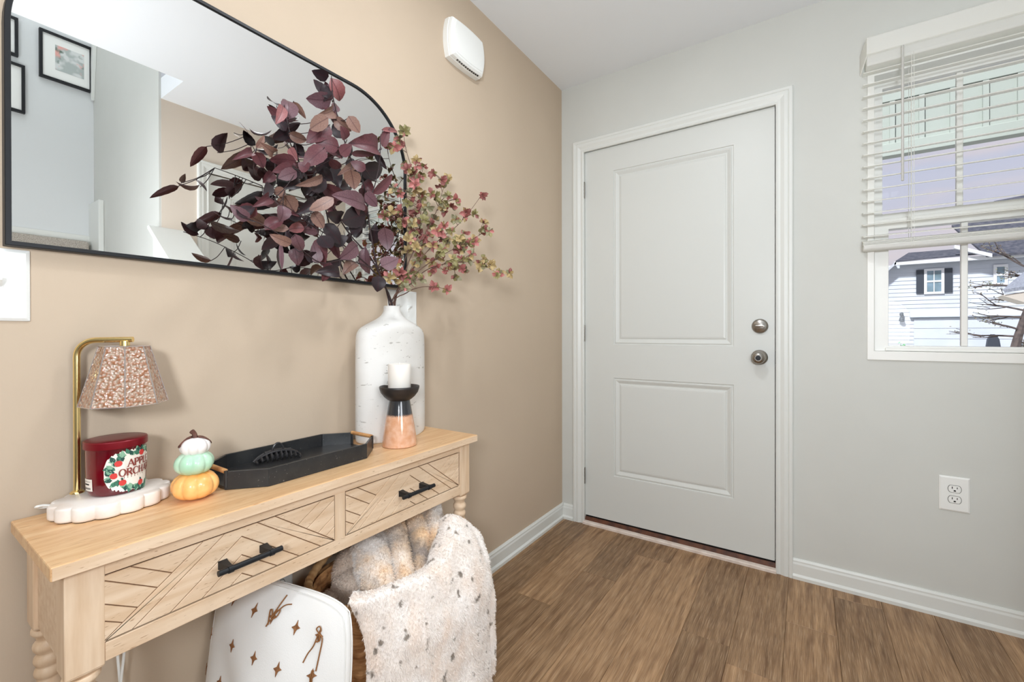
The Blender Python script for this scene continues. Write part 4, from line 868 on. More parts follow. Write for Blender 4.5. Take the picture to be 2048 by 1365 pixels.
BSTEMS= [[[0.08,-1.332,1.129],[0.098,-1.378,1.238],[0.109,-1.42,1.369],[0.119,-1.446,1.473],[0.127,-1.501,1.543],[0.135,-1.536,1.613],[0.143,-1.56,1.67],[0.15,-1.569,1.716]],[[0.08,-1.33,1.129],[0.1,-1.38,1.222],[0.112,-1.488,1.287],[0.123,-1.582,1.32],[0.133,-1.618,1.329],[0.142,-1.662,1.347],[0.15,-1.721,1.366]],[[0.12,-1.418,1.247],[0.133,-1.518,1.253],[0.141,-1.594,1.235],[0.148,-1.662,1.266],[0.154,-1.733,1.295],[0.16,-1.796,1.309]],[[0.075,-1.323,1.129],[0.083,-1.379,1.262],[0.088,-1.47,1.335],[0.093,-1.536,1.403],[0.097,-1.589,1.429],[0.1,-1.624,1.481],[0.104,-1.639,1.529],[0.107,-1.656,1.557],[0.11,-1.667,1.591]],[[0.14,-1.451,1.41],[0.159,-1.44,1.473],[0.17,-1.433,1.535],[0.18,-1.438,1.604]],[[0.11,-1.63,1.459],[0.116,-1.684,1.469],[0.12,-1.742,1.476]]]
SSTEMS= [[[0.075,-1.312,1.136],[0.073,-1.275,1.216],[0.071,-1.241,1.318],[0.069,-1.188,1.395],[0.066,-1.173,1.488],[0.064,-1.192,1.572],[0.062,-1.232,1.654],[0.06,-1.246,1.723]],[[0.08,-1.314,1.136],[0.087,-1.276,1.221],[0.093,-1.238,1.316],[0.1,-1.185,1.392],[0.107,-1.138,1.477],[0.113,-1.117,1.545],[0.12,-1.1,1.594]],[[0.08,-1.312,1.136],[0.095,-1.272,1.227],[0.11,-1.204,1.313],[0.125,-1.139,1.378],[0.14,-1.069,1.435],[0.155,-1.015,1.498],[0.17,-0.963,1.569]],[[0.085,-1.315,1.136],[0.112,-1.279,1.219],[0.139,-1.207,1.285],[0.166,-1.128,1.337],[0.193,-1.062,1.377],[0.22,-0.99,1.427]],[[0.085,-1.313,1.136],[0.113,-1.272,1.208],[0.14,-1.208,1.267],[0.167,-1.121,1.294],[0.195,-1.023,1.304],[0.222,-0.948,1.278],[0.25,-0.891,1.279]],[[0.085,-1.312,1.136],[0.104,-1.272,1.185],[0.123,-1.225,1.206],[0.141,-1.175,1.209],[0.16,-1.141,1.201]]]
CLUSTERS= [[0,[0.06,-1.245,1.717],[0.1,-1.278,1.695]],[0,[0.062,-1.232,1.654],[0.123,-1.338,1.621]],[0,[0.062,-1.235,1.668],[0.05,-1.253,1.698]],[0,[0.064,-1.199,1.586],[0.05,-1.233,1.619]],[0,[0.064,-1.199,1.585],[0.125,-1.25,1.609]],[0,[0.064,-1.192,1.572],[0.05,-1.143,1.641]],[1,[0.117,-1.108,1.57],[0.172,-1.223,1.566]],[1,[0.12,-1.1,1.594],[0.084,-1.06,1.613]],[0,[0.064,-1.192,1.572],[0.111,-1.23,1.558]],[0,[0.064,-1.192,1.572],[0.108,-1.275,1.575]],[0,[0.066,-1.18,1.519],[0.121,-1.339,1.496]],[0,[0.066,-1.175,1.498],[0.082,-1.279,1.502]],[0,[0.066,-1.18,1.519],[0.121,-1.255,1.531]],[0,[0.066,-1.173,1.488],[0.05,-1.152,1.541]],[1,[0.108,-1.133,1.494],[0.139,-1.198,1.513]],[1,[0.113,-1.117,1.545],[0.103,-1.115,1.567]],[1,[0.109,-1.129,1.504],[0.166,-1.147,1.515]],[1,[0.109,-1.131,1.5],[0.152,-1.088,1.52]],[2,[0.169,-0.966,1.564],[0.175,-0.97,1.559]],[0,[0.066,-1.173,1.488],[0.08,-1.249,1.48]],[0,[0.068,-1.184,1.42],[0.05,-1.187,1.468]],[0,[0.068,-1.184,1.42],[0.05,-1.254,1.459]],[0,[0.069,-1.188,1.395],[0.09,-1.349,1.414]],[0,[0.068,-1.186,1.41],[0.077,-1.316,1.435]],[0,[0.068,-1.181,1.442],[0.121,-1.197,1.473]],[1,[0.107,-1.138,1.477],[0.13,-1.134,1.487]],[1,[0.107,-1.138,1.477],[0.073,-1.023,1.522]],[2,[0.146,-1.049,1.458],[0.139,-1.017,1.5]],[2,[0.147,-1.042,1.466],[0.19,-1.031,1.475]],[2,[0.14,-1.069,1.435],[0.153,-1.094,1.448]],[1,[0.101,-1.175,1.409],[0.053,-1.09,1.469]],[0,[0.069,-1.188,1.397],[0.119,-1.212,1.427]],[0,[0.069,-1.188,1.395],[0.118,-1.261,1.405]],[0,[0.069,-1.188,1.395],[0.05,-1.238,1.419]],[2,[0.125,-1.138,1.379],[0.14,-1.137,1.421]],[3,[0.205,-1.029,1.4],[0.201,-0.998,1.454]],[3,[0.205,-1.029,1.4],[0.25,-1.03,1.408]],[3,[0.193,-1.062,1.377],[0.18,-1.015,1.39]],[3,[0.177,-1.1,1.354],[0.155,-1.047,1.411]],[2,[0.134,-1.095,1.414],[0.143,-1.102,1.408]],[2,[0.125,-1.139,1.378],[0.191,-1.227,1.378]],[1,[0.097,-1.211,1.354],[0.058,-1.124,1.402]],[0,[0.069,-1.188,1.395],[0.05,-1.17,1.401]],[0,[0.071,-1.236,1.325],[0.095,-1.255,1.361]],[3,[0.168,-1.124,1.34],[0.224,-1.157,1.363]],[3,[0.175,-1.106,1.351],[0.187,-1.064,1.365]],[2,[0.125,-1.139,1.378],[0.127,-1.104,1.371]],[3,[0.144,-1.192,1.295],[0.197,-1.208,1.322]],[2,[0.118,-1.168,1.349],[0.162,-1.213,1.337]],[1,[0.094,-1.234,1.321],[0.052,-1.146,1.366]],[1,[0.095,-1.223,1.337],[0.151,-1.277,1.322]],[0,[0.071,-1.237,1.323],[0.05,-1.222,1.329]],[3,[0.166,-1.128,1.337],[0.152,-1.064,1.349]],[4,[0.175,-1.094,1.297],[0.225,-1.092,1.324]],[4,[0.195,-1.023,1.304],[0.196,-0.991,1.322]],[4,[0.198,-1.015,1.302],[0.244,-1.011,1.295]],[4,[0.171,-1.109,1.295],[0.141,-1.009,1.318]],[4,[0.154,-1.165,1.28],[0.209,-1.168,1.296]],[3,[0.139,-1.207,1.285],[0.11,-1.133,1.311]],[2,[0.102,-1.242,1.265],[0.07,-1.154,1.311]],[2,[0.096,-1.265,1.235],[0.106,-1.241,1.281]],[4,[0.229,-0.934,1.278],[0.22,-0.921,1.281]],[4,[0.247,-0.898,1.278],[0.262,-0.921,1.274]],[4,[0.222,-0.948,1.278],[0.281,-1.029,1.251]],[4,[0.195,-1.023,1.304],[0.23,-1.047,1.285]],[4,[0.167,-1.121,1.294],[0.118,-1.003,1.286]],[4,[0.167,-1.121,1.294],[0.155,-1.097,1.25]],[4,[0.142,-1.202,1.269],[0.157,-1.156,1.265]],[4,[0.14,-1.208,1.267],[0.148,-1.208,1.254]],[4,[0.113,-1.271,1.209],[0.149,-1.251,1.226]],[2,[0.096,-1.266,1.234],[0.104,-1.272,1.232]],[5,[0.139,-1.181,1.208],[0.098,-1.139,1.214]],[5,[0.158,-1.144,1.202],[0.138,-1.121,1.207]],[3,[0.107,-1.286,1.203],[0.158,-1.33,1.195]],[0,[0.073,-1.271,1.228],[0.065,-1.284,1.282]],[0,[0.073,-1.275,1.216],[0.115,-1.313,1.245]],[0,[0.073,-1.275,1.216],[0.141,-1.379,1.219]]]
# ------------------------------------------------------------------ branches in the vase
LTONE = [mat('maroon_leaf', S(78, 40, 48), 0.45, col2=S(104, 60, 63), scale=45), mat('mauve_leaf', S(88, 60, 68), 0.45, col2=S(116, 86, 91), scale=45), mat('bronze_leaf', S(110, 82, 74), 0.45, col2=S(148, 114, 100), scale=45), mat('shaded_dark_leaf', S(34, 25, 30), 0.4, col2=S(50, 38, 42), scale=45), mat('rose_leaf', S(120, 66, 70), 0.45, col2=S(156, 100, 98), scale=45)]  # near-black tone puts shade on undersides and inner leaves into the colour
STONE = [mat('olive_small_leaf', S(118, 112, 72), 0.5, col2=S(152, 142, 94), scale=60), mat('pink_small_leaf', S(160, 86, 88), 0.5, col2=S(186, 126, 116), scale=60), mat('wine_small_leaf', S(122, 66, 66), 0.5, col2=S(146, 92, 82), scale=60), mat('straw_small_leaf', S(158, 136, 92), 0.5, col2=S(186, 162, 116), scale=60), mat('grey_green_small_leaf', S(120, 118, 92), 0.5, col2=S(148, 140, 108), scale=60)]
M['dstem'] = mat('dark_brown_stem', S(54, 40, 42), 0.6); M['tstem'] = mat('tan_brown_stem', S(112, 82, 68), 0.6, col2=S(84, 58, 50), scale=80)
def veins(m):
    n = m.node_tree.nodes; l = m.node_tree.links; tc = n.new('ShaderNodeTexCoord'); sp = n.new('ShaderNodeSeparateXYZ'); l.new(tc.outputs['Object'], sp.inputs[0])
    ab = n.new('ShaderNodeMath'); ab.operation = 'ABSOLUTE'; l.new(sp.outputs['X'], ab.inputs[0])
    r = n.new('ShaderNodeMapRange'); r.inputs['From Min'].default_value = 0.03; r.inputs['From Max'].default_value = 0.012; l.new(ab.outputs[0], r.inputs['Value'])
    ph = n.new('ShaderNodeMath'); ph.operation = 'MULTIPLY_ADD'; l.new(ab.outputs[0], ph.inputs[0]); ph.inputs[1].default_value = -0.75; l.new(sp.outputs['Y'], ph.inputs[2])
    si = n.new('ShaderNodeMath'); si.operation = 'MULTIPLY'; l.new(ph.outputs[0], si.inputs[0]); si.inputs[1].default_value = 7.0
    fr = n.new('ShaderNodeMath'); fr.operation = 'FRACT'; l.new(si.outputs[0], fr.inputs[0])
    r2 = n.new('ShaderNodeMapRange'); r2.inputs['From Min'].default_value = 0.13; r2.inputs['From Max'].default_value = 0.03; l.new(fr.outputs[0], r2.inputs['Value'])
    mx = n.new('ShaderNodeMath'); mx.operation = 'MAXIMUM'; l.new(r.outputs[0], mx.inputs[0]); m6 = n.new('ShaderNodeMath'); m6.operation = 'MULTIPLY'; l.new(r2.outputs[0], m6.inputs[0]); m6.inputs[1].default_value = 0.45; l.new(m6.outputs[0], mx.inputs[1])
    sc = n.new('ShaderNodeMath'); sc.operation = 'MULTIPLY'; l.new(mx.outputs[0], sc.inputs[0]); sc.inputs[1].default_value = 0.6; mixer(m, sc.outputs[0], S(60, 26, 34))
for m_ in LTONE: veins(m_)
def leaf_mesh(name, m, style, fold=0.16, curl=0.10, nq=9):
    vs, fs = [], []
    for i in range(nq + 1):
        t = i / nq
        if style == 0: w = 0.88 * (t ** 0.5) * ((1 - t) ** 0.82) * (1 + 0.03 * (-1) ** i)
        else: w = 0.5 * (math.sin(PI * min(1, t ** 1.25)) ** 0.75)
        if i in (0, nq): w = 0.012
        z0 = -curl * (2 * t - 0.9) ** 2
        for q in (-1, -0.5, 0, 0.5, 1): vs.append((w * q, t, z0 + fold * w * 2 * (abs(q) ** 1.3) - 0.09 * w * q * q))
    for i in range(nq):
        for j in range(4): a = i * 5 + j; fs.append((a, a + 1, a + 6, a + 5))
    me = bpy.data.meshes.new(name); me.from_pydata(vs, [], fs); me.materials.append(m); me.polygons.foreach_set('use_smooth', [True] * len(me.polygons)); return me
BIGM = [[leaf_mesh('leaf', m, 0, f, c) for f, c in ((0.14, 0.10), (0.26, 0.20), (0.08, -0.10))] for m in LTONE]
SMLM = [[leaf_mesh('leaf', m, 1, f, c, 4) for f, c in ((0.18, 0.08), (0.28, 0.20))] for m in STONE]
def put_leaf(me, B, T, W, roll, parent, name='leaf'):
    B, T = Vector(B), Vector(T); u = T - B; L = u.length; u.normalize()
    view = (CAMPOS - B).normalized(); v = u.cross(view); v = v.normalized() if v.length > 1e-4 else u.orthogonal().normalized()
    v = Quaternion(u, roll) @ v; nrm = v.cross(u).normalized(); v = u.cross(nrm)
    R = Matrix((v, u, nrm)).transposed().to_4x4()
    o = bpy.data.objects.new(name, me); COL.objects.link(o); o.parent = parent
    o.matrix_local = Matrix.Translation(B - parent_loc(parent)) @ R @ Matrix.Diagonal((W, L, (W + L) / 2, 1)); return o
def seg_dist(p, P):
    best = (9, None)
    for i in range(1, len(P)):
        a, b = P[i - 1], P[i]; ab = b - a; t = max(0, min(1, (p - a).dot(ab) / ab.length_squared)); q = a + ab * t
        if (q - p).length < best[0]: best = ((q - p).length, q)
    return best
BST = [[Vector(p) for p in s] for s in BSTEMS]; SST = [[Vector(p) for p in s] for s in SSTEMS]
root_z = 0.86
def rooted(P, k):
    a = 2.4 * k; return [Vector((vx + 0.014 * math.cos(a), vy + 0.03 * math.sin(a), root_z)), Vector((vx + 0.007 * math.cos(a), vy + 0.008 * math.sin(a), 1.125))] + P[1:]
BR = []
defs = [('tallest burgundy leaved branch in the vase, rising over the mirror top edge', [0, 4], 0.0030), ('burgundy leaved branch leaning low to the left across the mirror', [1, 2], 0.0024), ('burgundy leaved branch fanning up to the left before the mirror', [3, 5], 0.0024)]
owner = {}
for bi, (lab_, ss, rad) in enumerate(defs):
    t = thing('burgundy_branch', lab_, 'branch', (vx, vy, 1.13), 'burgundy branches in the white vase'); BR.append(t); mb = MB()
    for q, s in enumerate(ss):
        P = BST[s]; main = s in (0, 1, 3)
        if main: P = rooted(P, bi); BST[s] = P
        sp = smooth_path(P, 5); n_ = len(sp); mb.tube(sp, [rad * (1 - 0.72 * i / n_) if main else rad * (0.55 - 0.2 * i / n_) for i in range(n_)], 7); owner[s] = t
    for s in ss: pass
    t['_mb'] = 0; BR[bi] = (t, mb)
for i, (bx, by, bz, tx, ty, tz, w, c) in enumerate(LEAVES):
    B = Vector((bx, by, bz)); best = min(((*seg_dist(B, BST[s][1:] if s in (0, 1, 3) else BST[s]), s) for s in range(6)), key=lambda a: a[0]); t = owner[best[2]]
    bi = [k for k in range(3) if BR[k][0] == t][0]
    if best[0] > 0.004:
        midp = (best[1] + B) / 2 + Vector((0, 0, -0.006)); BR[bi][1].tube(smooth_path([best[1], midp, B], 4), 0.0010, 5)
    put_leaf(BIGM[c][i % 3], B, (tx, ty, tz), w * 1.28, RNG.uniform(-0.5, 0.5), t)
# leaves on the far side of the stems, facing the wall
extra = 0
for s in (0, 1, 2, 3):
    P = smooth_path(BST[s][2:] if s in (0, 1, 3) else BST[s], 4)
    for i in range(4, len(P), 2):
        if extra > 64: break
        B = P[i] + Vector((-0.01, 0, 0)); dirv = Vector((-0.35 + 0.4 * RNG.random(), RNG.uniform(-1, 1), RNG.uniform(-0.4, 0.7))).normalized(); T = B + dirv * RNG.uniform(0.038, 0.055)
        if T.x < 0.035: T.x = 0.035
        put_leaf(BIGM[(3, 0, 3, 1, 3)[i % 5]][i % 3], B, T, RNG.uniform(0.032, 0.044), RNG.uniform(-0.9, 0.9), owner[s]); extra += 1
for t, mb in BR:
    del t['_mb']; mb.build('stem', M['dstem'], t, smooth=True, angle=80, origin=(vx, vy, 1.13))
sl_labels = ['small leaved branch standing most upright along the mirror right edge', 'small leaved branch just right of the most upright one, ending below the mirror corner', 'small leaved branch with a lone leaf sprig reaching out at upper right', 'small leaved branch ending in pink leaves at mid right', 'long small leaved branch stretching farthest right', 'lowest small leaved twig bending right just above the vase']
for k, P in enumerate(SST):
    t = thing('small_leaved_branch', sl_labels[k], 'branch', (vx, vy, 1.13), 'small leaved branches in the white vase')
    P = [Vector((vx + 0.012 * math.cos(k * 1.7), vy + 0.02 + 0.012 * math.sin(k * 2), root_z)), Vector((vx + 0.008 * math.cos(k * 1.05), vy + 0.009 * math.sin(k * 1.05), 1.126))] + P[1:]
    sp = smooth_path(P, 5); n_ = len(sp); mb = MB(); mb.tube(sp, [0.0022 * (1 - 0.7 * i / n_) for i in range(n_)], 6)
    cls = [(Vector(a), Vector(q)) for kk, a, q in CLUSTERS if kk == k]
    for a, q in list(cls):
        if (q - a).length > 0.03: cls.append((q, a.lerp(q, 0.5) + Vector((RNG.uniform(-.01, .01), RNG.uniform(-.012, .012), RNG.uniform(-.012, .012)))))
    for a, q in cls:
        if (q - a).length > 0.004: mb.tube(smooth_path([a, a.lerp(q, 0.55) + Vector((0, 0, 0.004)), q], 3), [0.0010, 0.0010, 0.0009, 0.0009, 0.0008, 0.0008, 0.0007], 5)
        ax_ = ((q - a).normalized() if (q - a).length > 0.004 else Vector((0.3, 0.5, 0.8))); ax_ = (ax_ + (CAMPOS - q).normalized() * 0.8 + Vector((0, 0, 0.3))).normalized()
        o1 = ax_.orthogonal().normalized(); o2 = ax_.cross(o1); nl = int(RNG.integers(6, 9)); tone = int(RNG.choice([0, 0, 1, 1, 2, 3, 3, 4]))
        for j in range(nl):
            an = 2 * PI * j / nl + RNG.uniform(-0.4, 0.4); dv_ = (o1 * math.cos(an) + o2 * math.sin(an) + ax_ * RNG.uniform(0.1, 0.9)).normalized(); L = RNG.uniform(0.015, 0.026)
            B = q - ax_ * RNG.uniform(0, 0.006); T = B + dv_ * L
            if T.x < 0.03: T.x = 0.03
            put_leaf(SMLM[tone if RNG.random() < 0.6 else int(RNG.integers(0, 5))][j % 2], B, T, L * RNG.uniform(0.58, 0.72), RNG.uniform(-0.7, 0.7), t)
    mb.build('stem', M['tstem'], t, smooth=True, angle=80, origin=(vx, vy, 1.13))

# ------------------------------------------------------------------ pillow leaning by the basket
pw = thing('throw_pillow', 'white cotton pillow with brown stitched stars leaning on the basket', 'pillow', (0.26, -1.76, 0))
M['cotton'] = mat('white_cotton', S(236, 235, 232), 0.85, bump=0.35, bscale=500, bdist=0.0008, sheen=0.2)
E1 = Vector((0.976, 0.218, 0)).normalized(); E3 = Vector((E1.y, -E1.x, 0.0)); lean = math.radians(7)
NRM = (E3 * math.cos(lean) + Vector((0, 0, math.sin(lean)))).normalized(); E2 = NRM.cross(E1) * -1
if E2.z < 0: E2 = -E2
PO = Vector((0.219, -1.797, 0.004)); PW, PH, PT = 0.188, 0.497, 0.024      # half width, height, thickness
def pil(a, b):   # a,b in -1..1 -> face bulge
    a = max(-1, min(1, a)); b = max(-1, min(1, b))
    return 0.052 * (1 - abs(a) ** 2.6) ** 0.8 * (1 - abs(b) ** 2.6) ** 0.8 + (0.007 * math.sin(5 * a + 2 * b) + 0.008 * abs(math.sin(2.3 * a + 1.9 * b + 0.4)) ** 0.6 + 0.004 * math.sin(9 * b - 4 * a) + 0.004 * math.sin(7 * a + 6 * b + 1)) * (1 - a * a) * (1 - b * b)
def outline(a, b):   # rounded-square warp
    f = 1 - 0.085 * (abs(a) ** 4) * (abs(b) ** 4); return a * PW * f, (b * f + 1) * PH / 2
def pface(a, b, off=0.0):
    x, z = outline(a, b); return PO + E1 * x + E2 * z + NRM * (pil(a, b) + off)
N = 22; V = []; F = []
def gidx(k, i, j): return k * (N + 1) ** 2 + i * (N + 1) + j
for k in range(2):
    for i in range(N + 1):
        for j in range(N + 1):
            a, b = -1 + 2 * j / N, -1 + 2 * i / N
            if k == 0: V.append(pface(a, b))
            else: x, z = outline(a, b); V.append(PO + E1 * x + E2 * z - NRM * (PT + pil(a, b)))
for k in range(2):
    for i in range(N):
        for j in range(N):
            q = (gidx(k, i, j), gidx(k, i, j + 1), gidx(k, i + 1, j + 1), gidx(k, i + 1, j)); F.append(q if k == 0 else tuple(reversed(q)))
edge = [(0, j) for j in range(N)] + [(i, N) for i in range(N)] + [(N, N - j) for j in range(N)] + [(N - i, 0) for i in range(N)]
c_f = PO + E2 * PH / 2
prev = None
rings_i = []
for (i, j) in edge:
    a, b = V[gidx(0, i, j)], V[gidx(1, i, j)]; out = (a - c_f); out -= NRM * out.dot(NRM); out.normalize(); ids = [gidx(0, i, j)]
    for q, bul in ((0.12, 0.006), (0.5, 0.010), (0.88, 0.006)): V.append(a.lerp(b, q) + out * bul); ids.append(len(V) - 1)
    ids.append(gidx(1, i, j)); rings_i.append(ids)
for p in range(len(rings_i)):
    A, B_ = rings_i[p], rings_i[(p + 1) % len(rings_i)]
    for q in range(4): F.append((A[q], B_[q], B_[q + 1], A[q + 1]))
mb = MB(); mb.add(V, F); mb.build('cover', M['cotton'], pw, smooth=True, angle=80, subsurf=1)
for off in (0.10, 0.90):
    pts = []
    for (i, j) in edge:
        a, b = V[gidx(0, i, j)], V[gidx(1, i, j)]; out = (a - c_f); out -= NRM * out.dot(NRM); out.normalize(); pts.append(a.lerp(b, off) + out * (0.0055))
    s = MB(); s.tube(pts, 0.0013, 5, loop=True); s.build('seam', M['cotton'], pw, smooth=True)
M['star'] = mat('brown_embroidery', S(150, 104, 66), 0.8, col2=S(120, 78, 48), scale=200, bump=0.5, bscale=300, bdist=0.001)
M['tie'] = mat('brown_cord', S(142, 96, 56), 0.8)
def star_at(a, b, sc=1.0):
    mb = MB(); P = []
    for q in range(16):
        an = 2 * PI * q / 16 + PI / 2; r = (0.0130 if q % 8 == 0 else 0.0098) if q % 4 == 0 else (0.0048 if q % 4 == 2 else 0.0058)
        P.append((r * math.cos(an) * sc, r * math.sin(an) * sc))
    for off in (0.0002, 0.0016):
        pass
    lo_ = [pface(a + p[0] / PW, b + p[1] / (PH / 2), 0.0008) for p in P]; hi_ = [pface(a + p[0] * .92 / PW, b + p[1] * .92 / (PH / 2), 0.0022) for p in P]
    mb.loft([lo_, hi_]); return mb.build('star', M['star'], pw)
def tie_at(a, b, paths):
    mb = MB()
    for pth in paths:
        mb.tube(smooth_path([pface(a + x / PW, b + z / (PH / 2), h) for x, z, h in pth], 4), 0.0013, 6)
    mb.build('tie_cord', M['tie'], pw, smooth=True)
for a, b in [(-0.93, 0.512), (-0.36, 0.568), (0.012, 0.549), (0.36, 0.53), (0.732, 0.512), (-0.186, 0.849), (0.112, 0.849), (0.434, 0.811), (0.732, 0.793), (-0.583, 0.868), (-0.93, 0.212), (-0.533, 0.231)]: star_at(a, b)
for a, b in [(-0.78, -0.35), (-0.36, -0.32), (0.08, -0.30), (0.52, -0.28), (-0.58, -0.62), (-0.14, -0.60), (0.30, -0.58), (0.72, -0.56)]: star_at(a, b)
tie_at(0.112, 0.849, [[(0, 0, .004), (-.004, .012, .008), (-.010, .010, .006), (-.006, -.004, .004), (-.002, -.012, .005)], [(0, 0, .004), (.006, .012, .009), (.014, .014, .006), (.010, .002, .004), (0, -.004, .006), (-.006, -.016, .004)], [(0, 0, .005), (.006, .020, .005), (.010, .036, .004)], [(0, 0, .006), (.016, .020, .004), (.034, .026, .005)]])
tie_at(0.732, 0.793, [[(0, .006, .004), (-.004, .014, .008), (.002, .020, .008), (.006, .012, .006), (0, .004, .005)], [(0, .004, .005), (-.006, -.018, .004), (-.016, -.034, .003), (-.020, -.048, .004)], [(.002, .006, .006), (.012, -.002, .006), (.010, -.030, .004), (.008, -.060, .004)], [(.002, .006, .006), (.006, -.006, .005), (-.002, -.010, .005)]])
tie_at(0.732, 0.512, [[(0, .010, .003), (0, 0, .005), (0, -.010, .003)], [(.003, .010, .003), (.003, 0, .005), (.003, -.010, .003)]])
# ------------------------------------------------------------------ basket
bk = thing('storage_basket', 'woven brown seagrass basket on the floor under the console table right end', 'basket', (0.205, -1.395, 0))
BCX, BCY, BRX, BRY, BH = 0.195, -1.398, 0.166, 0.236, 0.412
M['weave'] = mat('seagrass_weave', S(146, 98, 58), 0.75, col2=S(188, 140, 92), scale=26, stretch=(1, 1, 5), detail=5, bump=0.5, bscale=120, bdist=0.002, bstretch=(1, 1, 4))
M['rim'] = mat('seagrass_rim', S(196, 158, 112), 0.7, col2=S(166, 122, 78), scale=40, bump=0.4, bscale=120, bdist=0.002)
def sup(t, rx, ry, e=2.6):
    c, s = math.cos(t), math.sin(t); r = (abs(c) ** e + abs(s) ** e) ** (-1 / e); return BCX + rx * r * c, BCY + ry * r * s
rows, nseg = 15, 44
mb = MB(); NT = nseg * 5; NZ = rows * 6
for side in (1, -1):
    rings = []
    for i in range(NZ + 1):
        z = 0.004 + (BH - 0.012) * i / NZ; rw = i / 6; row = int(min(rw, rows - 1)); f = rw - row; prof = max(0, math.sin(PI * f)) ** 0.6; ring = []
        for k in range(NT):
            t = 2 * PI * k / NT; wv = math.sin(nseg * t / 2 + PI * row); bump = 0.0075 * prof * (0.35 + 0.65 * abs(wv)) * (1 if wv > 0 else 0.5)
            s_ = 1 - 0.10 * (1 - z / BH) ** 2; x, y = sup(t, BRX * s_, BRY * s_); nv = Vector((x - BCX, y - BCY)).normalized(); o = bump + (0.0 if side > 0 else -0.016 - 2 * bump); ring.append((x + nv.x * o, y + nv.y * o, z))
        rings.append(ring)
    mb.loft(rings, cap=False)
mb.add([(*sup(2 * PI * k / 40, BRX * .9, BRY * .9), 0.006) for k in range(40)], [tuple(range(40))])
mb.build('woven_wall', M['weave'], bk, smooth=True, angle=180)
for k in range(0, 12):
    t = 2 * PI * k / 12; x, y = sup(t, BRX - 0.024, BRY - 0.024)
    s = MB(); s.tube([(x, y, 0.02), (x, y, BH - 0.02)], 0.0022, 6); s.build('stake', M['rim'], bk, smooth=True)
pts = []; rr = []
for k in range(260):
    t = 2 * PI * k / 260; x, y = sup(t, BRX - 0.004, BRY - 0.004)
    hz = 0.028 * math.exp(-((t - PI - 0.35) / 0.30) ** 2) + 0.028 * math.exp(-((t - 0.2) / 0.3) ** 2)
    pts.append((x, y, BH + hz)); rr.append(0.0092 + 0.0022 * abs(math.sin(k * PI * 60 / 260)))
mb = MB(); mb.tube(pts, rr, 10, loop=True); mb.build('rim', M['rim'], bk, smooth=True, angle=180)

# ------------------------------------------------------------------ plush throw
bt = thing('throw_blanket', 'cream spotted plush throw spilling out of the basket', 'blanket', (0.25, -1.38, 0.4))
M['plush'] = mat('cream_plush', S(250, 244, 239), 0.95, col2=S(244, 235, 227), scale=12, sheen=0.4, bump=0.6, bscale=190, bdist=0.003)
f1 = noise_fac(M['plush'], 42, 0.635, 0.71, (1, 1, 0.8), 1.5); mixer(M['plush'], noise_fac(M['plush'], 14, 0.5, 0.7, (1, 1, 0.6), 3, off=(2, 1, 0)), S(246, 232, 220)); mixer(M['plush'], f1, S(150, 138, 126))
M['plush2'] = mat('grey_tan_plush', S(246, 240, 235), 0.95, col2=S(238, 206, 168), scale=7, lo=0.42, hi=0.6, sheen=0.4, bump=0.6, bscale=190, bdist=0.003)
mixer(M['plush2'], noise_fac(M['plush2'], 9, 0.5, 0.68, (1, 1, 1), 3, off=(0.4, 0.1, 0.2)), S(164, 150, 140))
def nz3(x, y, z, s):
    return (math.sin(x * s * 1.3 + 2.1 * math.sin(y * s * 0.7)) + math.sin(y * s * 1.7 + 1.3 * math.sin(z * s * 0.9 + 1)) + math.sin(z * s * 1.1 + 1.7 * math.sin(x * s))) / 3
